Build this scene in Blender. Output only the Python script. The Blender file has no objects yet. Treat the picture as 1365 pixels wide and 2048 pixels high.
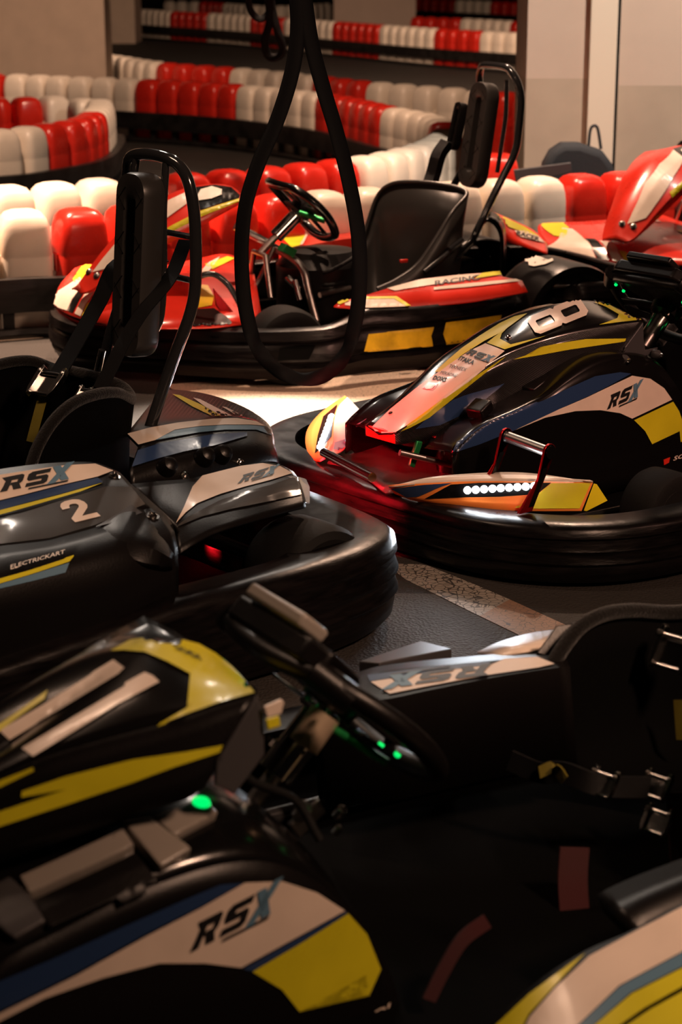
import bpy, bmesh, math, random
from mathutils import Vector, Matrix
from mathutils.bvhtree import BVHTree
random.seed(7)
PI = math.pi
scn = bpy.context.scene
COL = scn.collection

# ------------------------------------------------------------------ camera
FPX, CAMH = 3800.0, 1.4
PITCH = math.atan(1124/FPX)
CP, SP = math.cos(PITCH), math.sin(PITCH)
cam_d = bpy.data.cameras.new('camera')
cam = bpy.data.objects.new('camera', cam_d); COL.objects.link(cam)
cam.location = (0, 0, CAMH); cam.rotation_euler = (PI/2-PITCH, 0, 0)
cam_d.sensor_fit = 'VERTICAL'; cam_d.sensor_height = 36; cam_d.sensor_width = 24
cam_d.lens = FPX/2048*36
cam_d.clip_start = .05; cam_d.clip_end = 200
cam_d.dof.use_dof = True; cam_d.dof.focus_distance = 4.45; cam_d.dof.aperture_fstop = 5.2
scn.camera = cam
# ------------------------------------------------------------------ world and exposure
scn.view_settings.view_transform = 'Standard'; scn.view_settings.look = 'None'
scn.view_settings.gamma = 1; scn.view_settings.use_curve_mapping = False
scn.view_settings.exposure = 0.0
wd = bpy.data.worlds.new('world'); scn.world = wd; wd.use_nodes = True
wd.node_tree.nodes['Background'].inputs[0].default_value = (1, .75, .6, 1)
wd.node_tree.nodes['Background'].inputs[1].default_value = .0015
# ------------------------------------------------------------------ lamps of the hall (warm ceiling lamps), plus added side fills
WARM = (1, .64, .44)
def area(name, loc, tgt, size, power, col=WARM, sy=None, spread=PI):
    d = bpy.data.lights.new(name, 'AREA'); d.energy = power; d.color = col
    d.shape = 'RECTANGLE' if sy else 'SQUARE'; d.size = size; d.spread = spread
    if sy: d.size_y = sy
    o = bpy.data.objects.new(name, d); COL.objects.link(o); o.location = loc
    o.rotation_euler = (Vector(tgt)-Vector(loc)).to_track_quat('-Z', 'Y').to_euler(); return o
def spot(name, loc, tgt, ang, power, col=WARM, blend=.3, rad=.06):
    d = bpy.data.lights.new(name, 'SPOT'); d.energy = power; d.color = col
    d.spot_size = math.radians(ang); d.spot_blend = blend; d.shadow_soft_size = rad
    o = bpy.data.objects.new(name, d); COL.objects.link(o); o.location = loc
    o.rotation_euler = (Vector(tgt)-Vector(loc)).to_track_quat('-Z', 'Y').to_euler(); return o
spot('hall_spot_barrier_left', (-1.9, 7.35, 3.3), (-1.3, 7.35, .3), 42, 1900, blend=.7, rad=.04)
spot('hall_spot_barrier_mid', (.2, 8.6, 3.4), (.1, 7.9, .3), 70, 600, blend=.7)
spot('hall_spot_barrier_right', (1.3, 7.9, 3.4), (1.1, 8.3, .3), 60, 260, blend=.7)
spot('hall_spot_karts', (-.9, 7.0, 3.6), (-.2, 5.4, 0), 20, 4200, col=(1, .84, .70), blend=.5)
spot('hall_spot_red_kart', (-.3, 6.3, 3.6), (-.1, 6.5, .3), 50, 360, blend=.6)
spot('hall_spot_lot', (.95, 6.9, 2.7), (.24, 3.72, 0), 13, 170, blend=.3, rad=.03)
spot('hall_spot_wall', (2.2, 7.4, 3.4), (1.8, 9.6, .9), 80, 560, col=(1, .84, .70), blend=.8)
spot('hall_spot_island', (-1.9, 8.6, 3.4), (-1.8, 9.9, .3), 60, 420, blend=.7)
spot('hall_spot_bend', (-.2, 10.8, 3.4), (-.5, 13.2, .2), 85, 420, blend=.7)
spot('hall_spot_left_wall', (-2.6, 13.0, 3.6), (-3.0, 17.2, .8), 70, 480, blend=.8)
spot('hall_spot_far_track', (-1.5, 17, 4.0), (-1.4, 22, 0), 90, 1100, blend=.8)
spot('hall_spot_far_track', (2.0, 18, 4.0), (1.2, 23, 0), 85, 900, blend=.8)
area('hall_lamp_overhead', (-1.6, 3.9, 3.4), (-.3, 3.3, .3), .10, 14, sy=1.0, spread=2.2)
area('side_fill_area', (1.9, .9, 2.9), (.2, 3.2, .3), .30, 15, col=(1, .60, .40), sy=.5, spread=1.1)  # added fill from front right, brightens the near kart's panels
spot('side_fill_spot', (2.9, 3.3, 2.5), (.75, 5.1, .25), 34, 250, col=(1, .50, .36), blend=.8, rad=.12)  # added orange fill for the side panels of kart 8
area('hall_strip_lamp', (-1.3, 8.6, 4.1), (-.4, 3.0, .5), .05, 4.2, col=(1, .85, .72), sy=1.2, spread=1.0)
area('hall_strip_lamp', (.3, 9.4, 4.1), (-.1, 3.4, .5), .05, 3, col=(1, .85, .72), sy=1.0, spread=1.0)

# ------------------------------------------------------------------ helpers
def pray(px, py):
    dx, dy = (px-682.5)/FPX, -(py-1024)/FPX
    return Vector((dx, CP+dy*SP, -SP+dy*CP))
CAM = Vector((0, 0, CAMH))
def G(px, py, z=0.0):
    d = pray(px, py); return CAM + d*((z-CAMH)/d.z)
class Fr:
    """ground frame of a kart: b runs back from the nose, l to its left, z up"""
    def __init__(s, o, ang):
        a = math.radians(ang); s.ang = a; s.o = Vector((o[0], o[1], 0))
        s.B = Vector((math.cos(a), math.sin(a), 0)); s.L = Vector((math.sin(a), -math.cos(a), 0))
    def loc(s, P):
        P = P-s.o; return Vector((P.dot(s.B), P.dot(s.L), P.z))
    def w(s, q): return s.o+s.B*q[0]+s.L*q[1]+Vector((0, 0, q[2]))
    def l(s, x, y, l):
        d = pray(x, y); C = CAM-s.o; return s.loc(CAM+d*((l-C.dot(s.L))/d.dot(s.L)))
    def b(s, x, y, b):
        d = pray(x, y); C = CAM-s.o; return s.loc(CAM+d*((b-C.dot(s.B))/d.dot(s.B)))
    def z(s, x, y, z): return s.loc(G(x, y, z))
def L2(q): return Vector((q[0], -q[1], q[2]))          # frame -> object coordinates
def mesh(name, vs, fs, mat, parent=None, smooth=True, bev=0, sol=0, sub=0, auto=40, mats=None, mi=None):
    me = bpy.data.meshes.new(name); me.from_pydata([tuple(v) for v in vs], [], fs); me.update()
    for m in (mats or [mat]): me.materials.append(m)
    if mi:
        for p, i in zip(me.polygons, mi): p.material_index = i
    o = bpy.data.objects.new(name, me); COL.objects.link(o)
    if parent: o.parent = parent
    if smooth:
        for p in me.polygons: p.use_smooth = True
        if auto: me.set_sharp_from_angle(angle=math.radians(auto))
    if sol:
        m = o.modifiers.new('thickness', 'SOLIDIFY'); m.thickness = sol; m.offset = -1
    if bev:
        m = o.modifiers.new('bevel', 'BEVEL'); m.width = bev; m.segments = 3; m.limit_method = 'ANGLE'; m.angle_limit = math.radians(35)
    if sub:
        m = o.modifiers.new('subdiv', 'SUBSURF'); m.levels = sub; m.render_levels = sub
    return o
def empty(name, loc, rz=0, label=None, cat=None, group=None):
    o = bpy.data.objects.new(name, None); COL.objects.link(o); o.location = loc; o.rotation_euler = (0, 0, rz)
    o.empty_display_size = .1
    tag(o, label, cat, group); return o
def tag(o, label=None, cat=None, group=None, kind=None):
    if label: o['label'] = label
    if cat: o['category'] = cat
    if group: o['group'] = group
    if kind: o['kind'] = kind
    return o
def resample(pts, n, smooth=True):
    pts = [Vector(p) for p in pts]
    if smooth and len(pts) > 2:
        out = []
        P = [pts[0]*2-pts[1]]+pts+[pts[-1]*2-pts[-2]]
        for i in range(1, len(P)-2):
            for k in range(8):
                t = k/8; a, b, c, d = P[i-1], P[i], P[i+1], P[i+2]
                out.append(.5*((2*b)+(c-a)*t+(2*a-5*b+4*c-d)*t*t+(3*b-a-3*c+d)*t**3))
        out.append(pts[-1]); pts = out
    L = [0]
    for a, b in zip(pts, pts[1:]): L.append(L[-1]+(b-a).length)
    r = []; j = 0
    for i in range(n):
        s = L[-1]*i/(n-1)
        while j < len(L)-2 and L[j+1] < s: j += 1
        t = (s-L[j])/max(L[j+1]-L[j], 1e-9); r.append(pts[j].lerp(pts[j+1], min(max(t, 0), 1)))
    return r
def grid(rails):
    n = len(rails[0]); vs = [v for r in rails for v in r]; fs = []
    for i in range(len(rails)-1):
        for j in range(n-1):
            fs.append((i*n+j, i*n+j+1, (i+1)*n+j+1, (i+1)*n+j))
    return vs, fs
def densify(rails, m):
    """add m in-between rails (smooth across)"""
    n = len(rails[0]); cols = [resample([r[j] for r in rails], m, True) for j in range(n)]
    return [[cols[j][i] for j in range(n)] for i in range(m)]
def orient(vs, fs, fr, toward=None):
    """make faces look at the outside (the side the hint point lies on)"""
    s = 0
    for f in fs:
        a, b, c = vs[f[0]], vs[f[1]], vs[f[2]]
        nrm = (b-a).cross(c-a); s += nrm.dot((toward-(a+c)/2).normalized())
    return fs if s > 0 else [tuple(reversed(f)) for f in fs]
def skin(kart, name, rails, mat, n=24, m=0, sol=.005, smooth=True, auto=40, parent=None, sub=0, across=None, mirror=False, hint=None):
    """rails in frame coordinates -> a shell with real thickness; returns object"""
    fr = kart['fr']
    R = [resample(r, n, smooth) for r in rails]
    if m: R = densify(R, m)
    vs, fs = grid(R)
    h = hint if hint is not None else fr.loc(CAM)
    fs = orient(vs, fs, fr, h)
    if mirror:
        k = len(vs); vs = vs+[Vector((v.x, -v.y, v.z)) for v in vs]; fs = fs+[tuple(reversed([i+k for i in f])) for f in fs]
    # orientation computed in (b,l,z) (left-handed) -> flip for object space
    ov = [L2(v) for v in vs]; of = [tuple(reversed(f)) for f in fs]
    if mirror == 'sep':
        k = len(vs)//2
        mesh(name, ov[k:], [tuple(i-k for i in f) for f in of if f[0] >= k], mat, parent or kart['root'], smooth=True, sol=sol, auto=auto)
        o = mesh(name, ov[:k], [f for f in of if f[0] < k], mat, parent or kart['root'], smooth=True, sol=sol, auto=auto)
        kart['surf'].append(([fr.w(v) for v in vs], [list(f) for f in fs])); return o
    o = mesh(name, ov, of, mat, parent or kart['root'], smooth=True, sol=sol, auto=auto, sub=sub)
    if mirror:
        bm = bmesh.new(); bm.from_mesh(o.data); bmesh.ops.remove_doubles(bm, verts=bm.verts, dist=.0008); bm.to_mesh(o.data); bm.free()
    kart['surf'].append(([fr.w(v) for v in vs], [list(f) for f in fs])); return o
def tube(name, pts, r, mat, parent, seg=12, smooth=True, n=None, closed=False, frame=True, rs=None, cap=True):
    P = [L2(p) if frame else Vector(p) for p in pts]
    if smooth and len(P) > 2 and not closed: P = resample(P, n or len(P)*6)
    vs, fs = [], []; N = len(P); up = Vector((.01, .02, 1)).normalized(); prev = None
    for i, p in enumerate(P):
        a = P[(i-1) % N] if (closed or i > 0) else p; b = P[(i+1) % N] if (closed or i < N-1) else p
        t = (b-a).normalized()
        if prev is None:
            u = t.cross(up)
            if u.length < .1: u = t.cross(Vector((1, 0, 0)))
        else: u = prev-t*prev.dot(t)
        u.normalize(); prev = u; v = t.cross(u)
        rr = rs[min(len(rs)-1, int(i*len(rs)/N))] if rs else r
        for k in range(seg):
            an = 2*PI*k/seg; vs.append(p+(u*math.cos(an)+v*math.sin(an))*rr)
    for i in range(N if closed else N-1):
        for k in range(seg):
            a, b = i*seg, ((i+1) % N)*seg
            fs.append((a+k, a+(k+1) % seg, b+(k+1) % seg, b+k))
    if not closed and cap:
        fs.append(tuple(reversed(range(seg)))); fs.append(tuple(range((N-1)*seg, N*seg)))
    o = mesh(name, vs, fs, mat, parent, auto=50); return o
def strap(name, pts, wdir, w, th, mat, parent, frame=True, n=None, wd2=None):
    """flat band along pts; wdir = direction(s) of its width"""
    P = [L2(p) if frame else Vector(p) for p in pts]; P = resample(P, n or max(12, len(P)*6))
    N = len(P); vs = []; fs = []
    W0 = L2(wdir) if frame else Vector(wdir); W1 = (L2(wd2) if frame else Vector(wd2)) if wd2 is not None else W0
    for i, p in enumerate(P):
        a, b = P[max(i-1, 0)], P[min(i+1, N-1)]; t = (b-a).normalized()
        ww = W0.lerp(W1, i/(N-1)); ww = (ww-t*ww.dot(t)).normalized(); nn = t.cross(ww)
        for x, y in ((-1, -1), (1, -1), (1, 1), (-1, 1)): vs.append(p+ww*(x*w/2)+nn*(y*th/2))
    for i in range(N-1):
        for k in range(4): fs.append((i*4+k, i*4+(k+1) % 4, i*4+4+(k+1) % 4, i*4+4+k))
    fs += [(3, 2, 1, 0), tuple(range(N*4-4, N*4))]
    return mesh(name, vs, fs, mat, parent, auto=30)
def box(name, c, size, mat, parent=None, rot=None, bev=.003, frame=True):
    """box centred at c (frame coords) with size (b,l,z); rot = Euler degrees in object space"""
    x, y, z = size[0]/2, size[1]/2, size[2]/2
    vs = [Vector((i*x, j*y, k*z)) for i in (-1, 1) for j in (-1, 1) for k in (-1, 1)]
    fs = [(0, 1, 3, 2), (4, 6, 7, 5), (0, 4, 5, 1), (2, 3, 7, 6), (0, 2, 6, 4), (1, 5, 7, 3)]
    if rot is not None:
        from mathutils import Euler
        R = Euler([math.radians(a) for a in rot]).to_matrix(); vs = [R@v for v in vs]
    cc = L2(c) if frame else Vector(c)
    return mesh(name, [v+cc for v in vs], fs, mat, parent, bev=bev, auto=30)
def prism(name, poly, thick, mat, parent, bev=.003, auto=30, frame=True):
    """closed 3D polygon (roughly planar) extruded by vector thick"""
    P = [L2(p) if frame else Vector(p) for p in poly]; T = L2(thick) if frame else Vector(thick)
    n = len(P); nrm = Vector()
    for a, b in zip(P, P[1:]+P[:1]): nrm += a.cross(b)
    vs = P+[p+T for p in P]; flip = nrm.dot(T) > 0
    fs = [tuple(range(n)), tuple(reversed(range(n, 2*n)))]+[(i, i+n, (i+1) % n+n, (i+1) % n) for i in range(n)]
    if flip: fs = [tuple(reversed(f)) for f in fs]
    return mesh(name, vs, fs, mat, parent, bev=bev, auto=auto)
def lathe(name, prof, c, axis, mat, parent, seg=32, frame=True, auto=35):
    """prof = [(radius, along)], around axis through c"""
    A = (L2(axis) if frame else Vector(axis)).normalized(); C = L2(c) if frame else Vector(c)
    u = A.orthogonal().normalized(); v = A.cross(u); vs = []; fs = []
    for r, h in prof:
        for k in range(seg):
            an = 2*PI*k/seg; vs.append(C+A*h+(u*math.cos(an)+v*math.sin(an))*r)
    for i in range(len(prof)-1):
        for k in range(seg): fs.append((i*seg+k, i*seg+(k+1) % seg, (i+1)*seg+(k+1) % seg, (i+1)*seg+k))
    fs.append(tuple(reversed(range(seg)))); fs.append(tuple(range((len(prof)-1)*seg, len(prof)*seg)))
    return mesh(name, vs, fs, mat, parent, auto=auto)
# ---- flat graphics laid on body panels (thin vinyl with its own geometry)
def bvh_of(kart):
    if kart.get('nb') != len(kart['surf']):
        V, F = [], []
        for vs, fs in kart['surf']:
            k = len(V); V += vs; F += [[i+k for i in f] for f in fs]
        kart['bvh'] = BVHTree.FromPolygons(V, F); kart['nb'] = len(kart['surf'])
    return kart['bvh']
def tri2d(polys, maxlen):
    bm = bmesh.new()
    for p in polys:
        vs = [bm.verts.new((x, y, 0)) for x, y in p]
        try: bm.faces.new(vs)
        except ValueError: pass
    bmesh.ops.triangulate(bm, faces=bm.faces[:])
    for _ in range(7):
        es = [e for e in bm.edges if e.calc_length() > maxlen]
        if not es: break
        bmesh.ops.subdivide_edges(bm, edges=es, cuts=1); bmesh.ops.triangulate(bm, faces=[f for f in bm.faces if len(f.verts) > 3])
    vs = [(v.co.x, v.co.y) for v in bm.verts]; bm.verts.index_update(); fs = [[v.index for v in f.verts] for f in bm.faces]
    bm.free(); return vs, fs
def decal(kart, name, polys, mat, off=.0024, maxlen=7, parent=None, maxd=99):
    if not isinstance(polys[0][0], (tuple, list, Vector)): polys = [polys]
    vs, fs = tri2d(polys, maxlen); fr = kart['fr']; T = bvh_of(kart); out = []
    for x, y in vs:
        d = pray(x, y).normalized(); h, nrm, i, dist = T.ray_cast(CAM, d)
        if h is None: out.append(None); continue
        if nrm.dot(d) > 0: nrm = -nrm
        out.append(L2(fr.loc(h+nrm*off)))
    # drop stray faces that would bridge two separate surfaces
    oks = [q for q in out if q is not None]; cl = L2(fr.loc(CAM)); lim = maxlen*(sum((q-cl).length for q in oks)/max(1, len(oks)))/FPX*7
    keep = []
    for f in fs:
        if any(out[i] is None for i in f): continue
        e = max((out[f[i]]-out[f[i-1]]).length for i in range(3))
        if e > lim: continue
        a, b, c = (out[i] for i in f); cc = L2(fr.loc(CAM))
        if (b-a).cross(c-a).dot(cc-a) < 0: f = f[::-1]
        keep.append(tuple(f))
    used = sorted({i for f in keep for i in f}); mp = {u: k for k, u in enumerate(used)}
    if not used: print('EMPTY DECAL', name); return None
    o = mesh(name, [out[u] for u in used], [tuple(mp[i] for i in f) for f in keep], mat, parent or kart['root'], auto=0)
    return o
def plate(kart, name, poly, m, th=.012, parent=None, maxlen=14):
    o = decal(kart, name, poly, m, off=th, maxlen=maxlen, parent=parent)
    if o:
        s = o.modifiers.new('thickness', 'SOLIDIFY'); s.thickness = th+.004; s.offset = -1
        b = o.modifiers.new('bevel', 'BEVEL'); b.width = .0025; b.segments = 2; b.limit_method = 'ANGLE'; b.angle_limit = 1.0
    return o
def affine(polys, p0, u, v): return [[(p0[0]+u[0]*x+v[0]*y, p0[1]+u[1]*x+v[1]*y) for x, y in p] for p in polys]
_tc = {}
def text_polys(s, bold=.03):
    if (s, bold) in _tc: return _tc[(s, bold)]
    c = bpy.data.curves.new('t', 'FONT'); c.body = s; c.offset = bold; c.resolution_u = 2
    o = bpy.data.objects.new('t', c); COL.objects.link(o); dg = bpy.context.evaluated_depsgraph_get()
    me = o.evaluated_get(dg).to_mesh(); P = [[(me.vertices[i].co.x, me.vertices[i].co.y) for i in p.vertices] for p in me.polygons]
    o.evaluated_get(dg).to_mesh_clear(); bpy.data.objects.remove(o); bpy.data.curves.remove(c); _tc[(s, bold)] = P; return P
def text(kart, name, s, p0, p1, h, mat, bold=.03, off=.0038, slant=.0, parent=None, ml=6):
    """baseline from pixel p0 to p1, cap height vector h (pixels)"""
    P = text_polys(s, bold); x0 = min(x for p in P for x, y in p); x1 = max(x for p in P for x, y in p)
    y1 = max(y for p in P for x, y in p); W = x1-x0
    Q = [[((x-x0)/W, y/y1) for x, y in p] for p in P]
    u = (p1[0]-p0[0], p1[1]-p0[1])
    return decal(kart, name, affine(Q, p0, u, h), mat, off=off, maxlen=ml, parent=parent)
# blocky racing letters (unit box)
LR = [[(-.02, 0), (.30, 0), (.40, .40), (.12, .40)], [(.12, .40), (.40, .40), (.46, .70), (.20, .70), (.17, .62)], [(.04, 1), (.20, .70), (.46, .70), (.74, .70), (.98, .72), (1.0, .90), (.90, 1)],
      [(.74, .70), (.98, .72), (.93, .50), (.82, .36), (.40, .36), (.44, .52), (.70, .52)], [(.48, .36), (.80, .36), (.90, 0), (.56, 0)]]
LS = [[(0, 0), (.80, 0), (.94, .12), (.98, .40), (.72, .40), (.68, .26), (.05, .26)], [(.14, .40), (.98, .40), (.99, .50), (.90, .63), (.20, .63)],
      [(.14, .40), (.20, .63), (.44, .63), (.48, .76), (.26, .98), (.12, .88), (.06, .55)], [(.26, .98), (.30, .74), (1.04, .74), (1.1, 1), (.26, 1)]]
LX = [[(-.12, -.14), (.24, -.14), (1.02, 1.14), (.68, 1.14)], [(.08, 1.04), (.42, 1.04), (.84, -.06), (.50, -.06)]]
def rsx(kart, p0, p1, h, parent=None, dark=None, blue=None, flip=False):
    u = ((p1[0]-p0[0])/3.12, (p1[1]-p0[1])/3.12); h = (h[0]*1.15, h[1]*1.18); A = []
    for k, g in enumerate((LR, LS)): A += [[(x+k*1.06, y) for x, y in p] for p in g]
    A += [[(1.2, -.22), (2.9, -.22), (2.95, -.1), (1.23, -.1)]]
    X = [[(x+2.12, y) for x, y in p] for p in LX]
    decal(kart, 'lettering', affine(A, p0, u, h), dark or M['ink'], off=.0038, maxlen=6, parent=parent)
    decal(kart, 'lettering', affine(X, p0, u, h), blue or M['steelblue'], off=.0042, maxlen=6, parent=parent)
# ------------------------------------------------------------------ materials
M = {}
def mat(name, col, rough=.5, metal=0, coat=0, emit=None, es=0, bump=None, var=None, spec=.5, trans=0, sheen=0):
    m = bpy.data.materials.new(name); m.use_nodes = True; nt = m.node_tree; b = nt.nodes['Principled BSDF']
    b.inputs['Base Color'].default_value = (*col, 1); b.inputs['Roughness'].default_value = rough
    b.inputs['Metallic'].default_value = metal; b.inputs['Coat Weight'].default_value = coat; b.inputs['Coat Roughness'].default_value = .12
    b.inputs['Specular IOR Level'].default_value = spec; b.inputs['Transmission Weight'].default_value = trans
    b.inputs['Sheen Weight'].default_value = sheen
    if emit: b.inputs['Emission Color'].default_value = (*emit, 1); b.inputs['Emission Strength'].default_value = es
    tc = nt.nodes.new('ShaderNodeTexCoord')
    if var:      # (scale, amount, stretch) colour variation
        n = nt.nodes.new('ShaderNodeTexNoise'); n.inputs['Scale'].default_value = var[0]; n.inputs['Detail'].default_value = 6
        mp = nt.nodes.new('ShaderNodeMapping'); mp.inputs['Scale'].default_value = var[2] if len(var) > 2 else (1, 1, 1)
        nt.links.new(tc.outputs['Object'], mp.inputs[0]); nt.links.new(mp.outputs[0], n.inputs['Vector'])
        r = nt.nodes.new('ShaderNodeValToRGB'); r.color_ramp.elements[0].position = .35; r.color_ramp.elements[1].position = .65
        k = var[1]; r.color_ramp.elements[0].color = (*[c*(1-k) for c in col], 1); r.color_ramp.elements[1].color = (*[min(1, c*(1+k)) for c in col], 1)
        nt.links.new(n.outputs[0], r.inputs[0]); nt.links.new(r.outputs[0], b.inputs['Base Color'])
        rr = nt.nodes.new('ShaderNodeMapRange'); rr.inputs[3].default_value = max(rough*.7, .02); rr.inputs[4].default_value = min(rough*1.4, 1)
        nt.links.new(n.outputs[0], rr.inputs[0]); nt.links.new(rr.outputs[0], b.inputs['Roughness'])
    if bump:     # (kind, scale, strength, stretch)
        if bump[0] == 'noise': n = nt.nodes.new('ShaderNodeTexNoise'); n.inputs['Detail'].default_value = 5
        elif bump[0] == 'wave':
            n = nt.nodes.new('ShaderNodeTexWave'); n.wave_type = 'BANDS'; n.bands_direction = 'DIAGONAL'
        else: n = nt.nodes.new('ShaderNodeTexVoronoi')
        n.inputs['Scale'].default_value = bump[1]
        mp = nt.nodes.new('ShaderNodeMapping'); mp.inputs['Scale'].default_value = bump[3] if len(bump) > 3 else (1, 1, 1)
        nt.links.new(tc.outputs['Object'], mp.inputs[0]); nt.links.new(mp.outputs[0], n.inputs['Vector'])
        bp = nt.nodes.new('ShaderNodeBump'); bp.inputs['Strength'].default_value = bump[2]; bp.inputs['Distance'].default_value = .003
        nt.links.new(n.outputs[0], bp.inputs['Height']); nt.links.new(bp.outputs[0], b.inputs['Normal'])
    M[name] = m; return m
mat('black_gloss', (.004, .0035, .0035), .2, coat=.3, spec=.4)
mat('black_satin', (.004, .0032, .0032), .36, spec=.32, bump=('noise', 220, .12))
mat('black_matte', (.0012, .0012, .0012), .85, spec=.05)
mat('bumper_black', (.004, .003, .003), .30, spec=.24, bump=('noise', 9, .8, (1, 1, 5)), var=(14, .5, (1, 1, 6)))
mat('carbon', (.040, .036, .032), .30, bump=('wave', 120, .5), coat=.3)
mat('rubber', (.004, .004, .004), .75, spec=.25, bump=('noise', 90, .2))
mat('carbon_dark', (.010, .009, .009), .32, bump=('wave', 120, .5), coat=.15)
mat('felt', (.005, .0045, .004), .95, spec=.15, bump=('noise', 260, 1.0), sheen=.2)
mat('webbing', (.003, .003, .0035), .6, spec=.2, bump=('wave', 500, .5))
mat('webbing_yellow', (.20, .16, .006), .7, bump=('wave', 500, .5))
mat('webbing_red', (.05, .003, .004), .7, bump=('wave', 500, .5))
mat('chrome', (.62, .60, .58), .16, metal=1)
mat('steel', (.42, .40, .38), .32, metal=1)
mat('black_tube', (.02, .02, .021), .12, coat=1)
mat('grey_plastic', (.045, .043, .046), .4)
mat('lens_clear', (.55, .58, .62), .08, metal=.4)
mat('yellow', (.62, .56, .015), .35, coat=.2, var=(9, .08))
mat('cream', (.72, .60, .50), .32, coat=.2, var=(12, .05))
mat('blue', (.020, .045, .12), .3, coat=.3)
mat('steelblue', (.10, .20, .29), .4)
mat('ink', (.008, .008, .009), .45)
mat('orange', (.95, .28, .05), .35, coat=.2)
mat('led_yellow', (.85, .72, .02), .3, coat=.2)
mat('red_body', (.62, .025, .012), .28, coat=.4, var=(8, .12))
mat('red_alu', (.55, .012, .015), .25, metal=.8)
mat('green_alu', (.02, .30, .08), .3, metal=.6)
mat('white_paint', (.80, .74, .66), .35, coat=.2)
mat('block_white', (.82, .72, .60), .34, var=(6, .08), spec=.5)
mat('block_red', (.60, .022, .012), .26, var=(6, .15), spec=.5)
mat('rail_black', (.012, .010, .009), .42, bump=('noise', 6, .8, (1, 1, 6)), var=(10, .4))
mat('bag_cloth', (.012, .016, .022), .85, bump=('noise', 120, .4))
mat('seat_plastic', (.030, .027, .025), .34, spec=.6)
mat('brass_block', (.55, .42, .30), .42, metal=.5)
mat('lit_grey_plastic', (.26, .23, .20), .28)  # grey plastic, glossy lamp reflections lightened into its base colour
mat('led_white', (.9, .95, 1), .3, emit=(.88, .94, 1), es=60)
mat('led_red', (.9, .02, .02), .3, emit=(1, .01, .02), es=5)
mat('led_green', (.02, .9, .2), .3, emit=(.0, 1, .18), es=1.0)
mat('yellow_insert', (.66, .42, .01), .4, var=(14, .25))
mat('wall_upper', (.62, .48, .39), .8, bump=('noise', 30, .15), var=(3, .04))
mat('wall_lower', (.50, .39, .30), .8, bump=('noise', 30, .15), var=(5, .06))
mat('post_cream', (.80, .68, .55), .5)
mat('ceiling', (.10, .09, .08), .9)
mat('strap_black', (.003, .003, .004), .6, spec=.2, bump=('wave', 700, .25))

def floor_mat():
    m = bpy.data.materials.new('asphalt'); m.use_nodes = True; nt = m.node_tree; b = nt.nodes['Principled BSDF']
    tc = nt.nodes.new('ShaderNodeTexCoord'); n = nt.nodes.new('ShaderNodeTexNoise'); n.inputs['Scale'].default_value = 2.2; n.inputs['Detail'].default_value = 8
    v = nt.nodes.new('ShaderNodeTexVoronoi'); v.inputs['Scale'].default_value = 140
    nt.links.new(tc.outputs['Object'], n.inputs['Vector']); nt.links.new(tc.outputs['Object'], v.inputs['Vector'])
    r = nt.nodes.new('ShaderNodeValToRGB'); r.color_ramp.elements[0].color = (.020, .017, .015, 1); r.color_ramp.elements[1].color = (.036, .031, .027, 1)
    nt.links.new(n.outputs[0], r.inputs[0]); nt.links.new(r.outputs[0], b.inputs['Base Color'])
    b.inputs['Roughness'].default_value = .72; b.inputs['Specular IOR Level'].default_value = .35
    bp = nt.nodes.new('ShaderNodeBump'); bp.inputs['Strength'].default_value = .9; bp.inputs['Distance'].default_value = .003
    nt.links.new(v.outputs[0], bp.inputs['Height']); nt.links.new(bp.outputs[0], b.inputs['Normal']); M['floor'] = m
floor_mat()
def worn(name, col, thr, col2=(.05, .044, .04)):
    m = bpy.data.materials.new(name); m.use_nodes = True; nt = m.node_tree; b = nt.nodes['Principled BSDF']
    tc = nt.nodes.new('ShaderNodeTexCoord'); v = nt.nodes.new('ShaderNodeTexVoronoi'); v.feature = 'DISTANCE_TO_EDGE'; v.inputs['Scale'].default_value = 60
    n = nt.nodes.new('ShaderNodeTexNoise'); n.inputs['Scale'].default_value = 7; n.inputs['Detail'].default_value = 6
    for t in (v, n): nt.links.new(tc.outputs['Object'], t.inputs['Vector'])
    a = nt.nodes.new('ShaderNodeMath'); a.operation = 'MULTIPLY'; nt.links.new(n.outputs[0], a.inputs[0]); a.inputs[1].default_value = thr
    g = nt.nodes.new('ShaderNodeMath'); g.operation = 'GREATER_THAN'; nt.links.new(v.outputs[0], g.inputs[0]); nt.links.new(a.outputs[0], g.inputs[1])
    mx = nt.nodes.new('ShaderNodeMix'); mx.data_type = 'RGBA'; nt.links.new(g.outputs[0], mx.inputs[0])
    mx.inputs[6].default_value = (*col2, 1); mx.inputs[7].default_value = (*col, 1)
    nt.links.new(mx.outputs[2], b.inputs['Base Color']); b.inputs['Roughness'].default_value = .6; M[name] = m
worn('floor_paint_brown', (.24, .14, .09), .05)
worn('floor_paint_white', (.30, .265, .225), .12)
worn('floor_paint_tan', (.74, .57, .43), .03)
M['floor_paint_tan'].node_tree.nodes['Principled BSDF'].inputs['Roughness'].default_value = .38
# ------------------------------------------------------------------ the hall
def quadbox(name, x0, x1, y0, y1, z0, z1, m, kind='structure'):
    vs = [(x, y, z) for x in (x0, x1) for y in (y0, y1) for z in (z0, z1)]
    fs = [(0, 1, 3, 2), (4, 6, 7, 5), (0, 4, 5, 1), (2, 3, 7, 6), (0, 2, 6, 4), (1, 5, 7, 3)]
    o = mesh(name, vs, fs, m, None, smooth=False); tag(o, kind=kind); return o
quadbox('floor', -14, 14, -2, 60, -.1, 0, M['floor'])
quadbox('ceiling', -14, 14, -2, 60, 4.6, 4.7, M['ceiling'])
quadbox('wall_back', -14, 14, 59.8, 60, 0, 4.6, M['wall_upper'])
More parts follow.
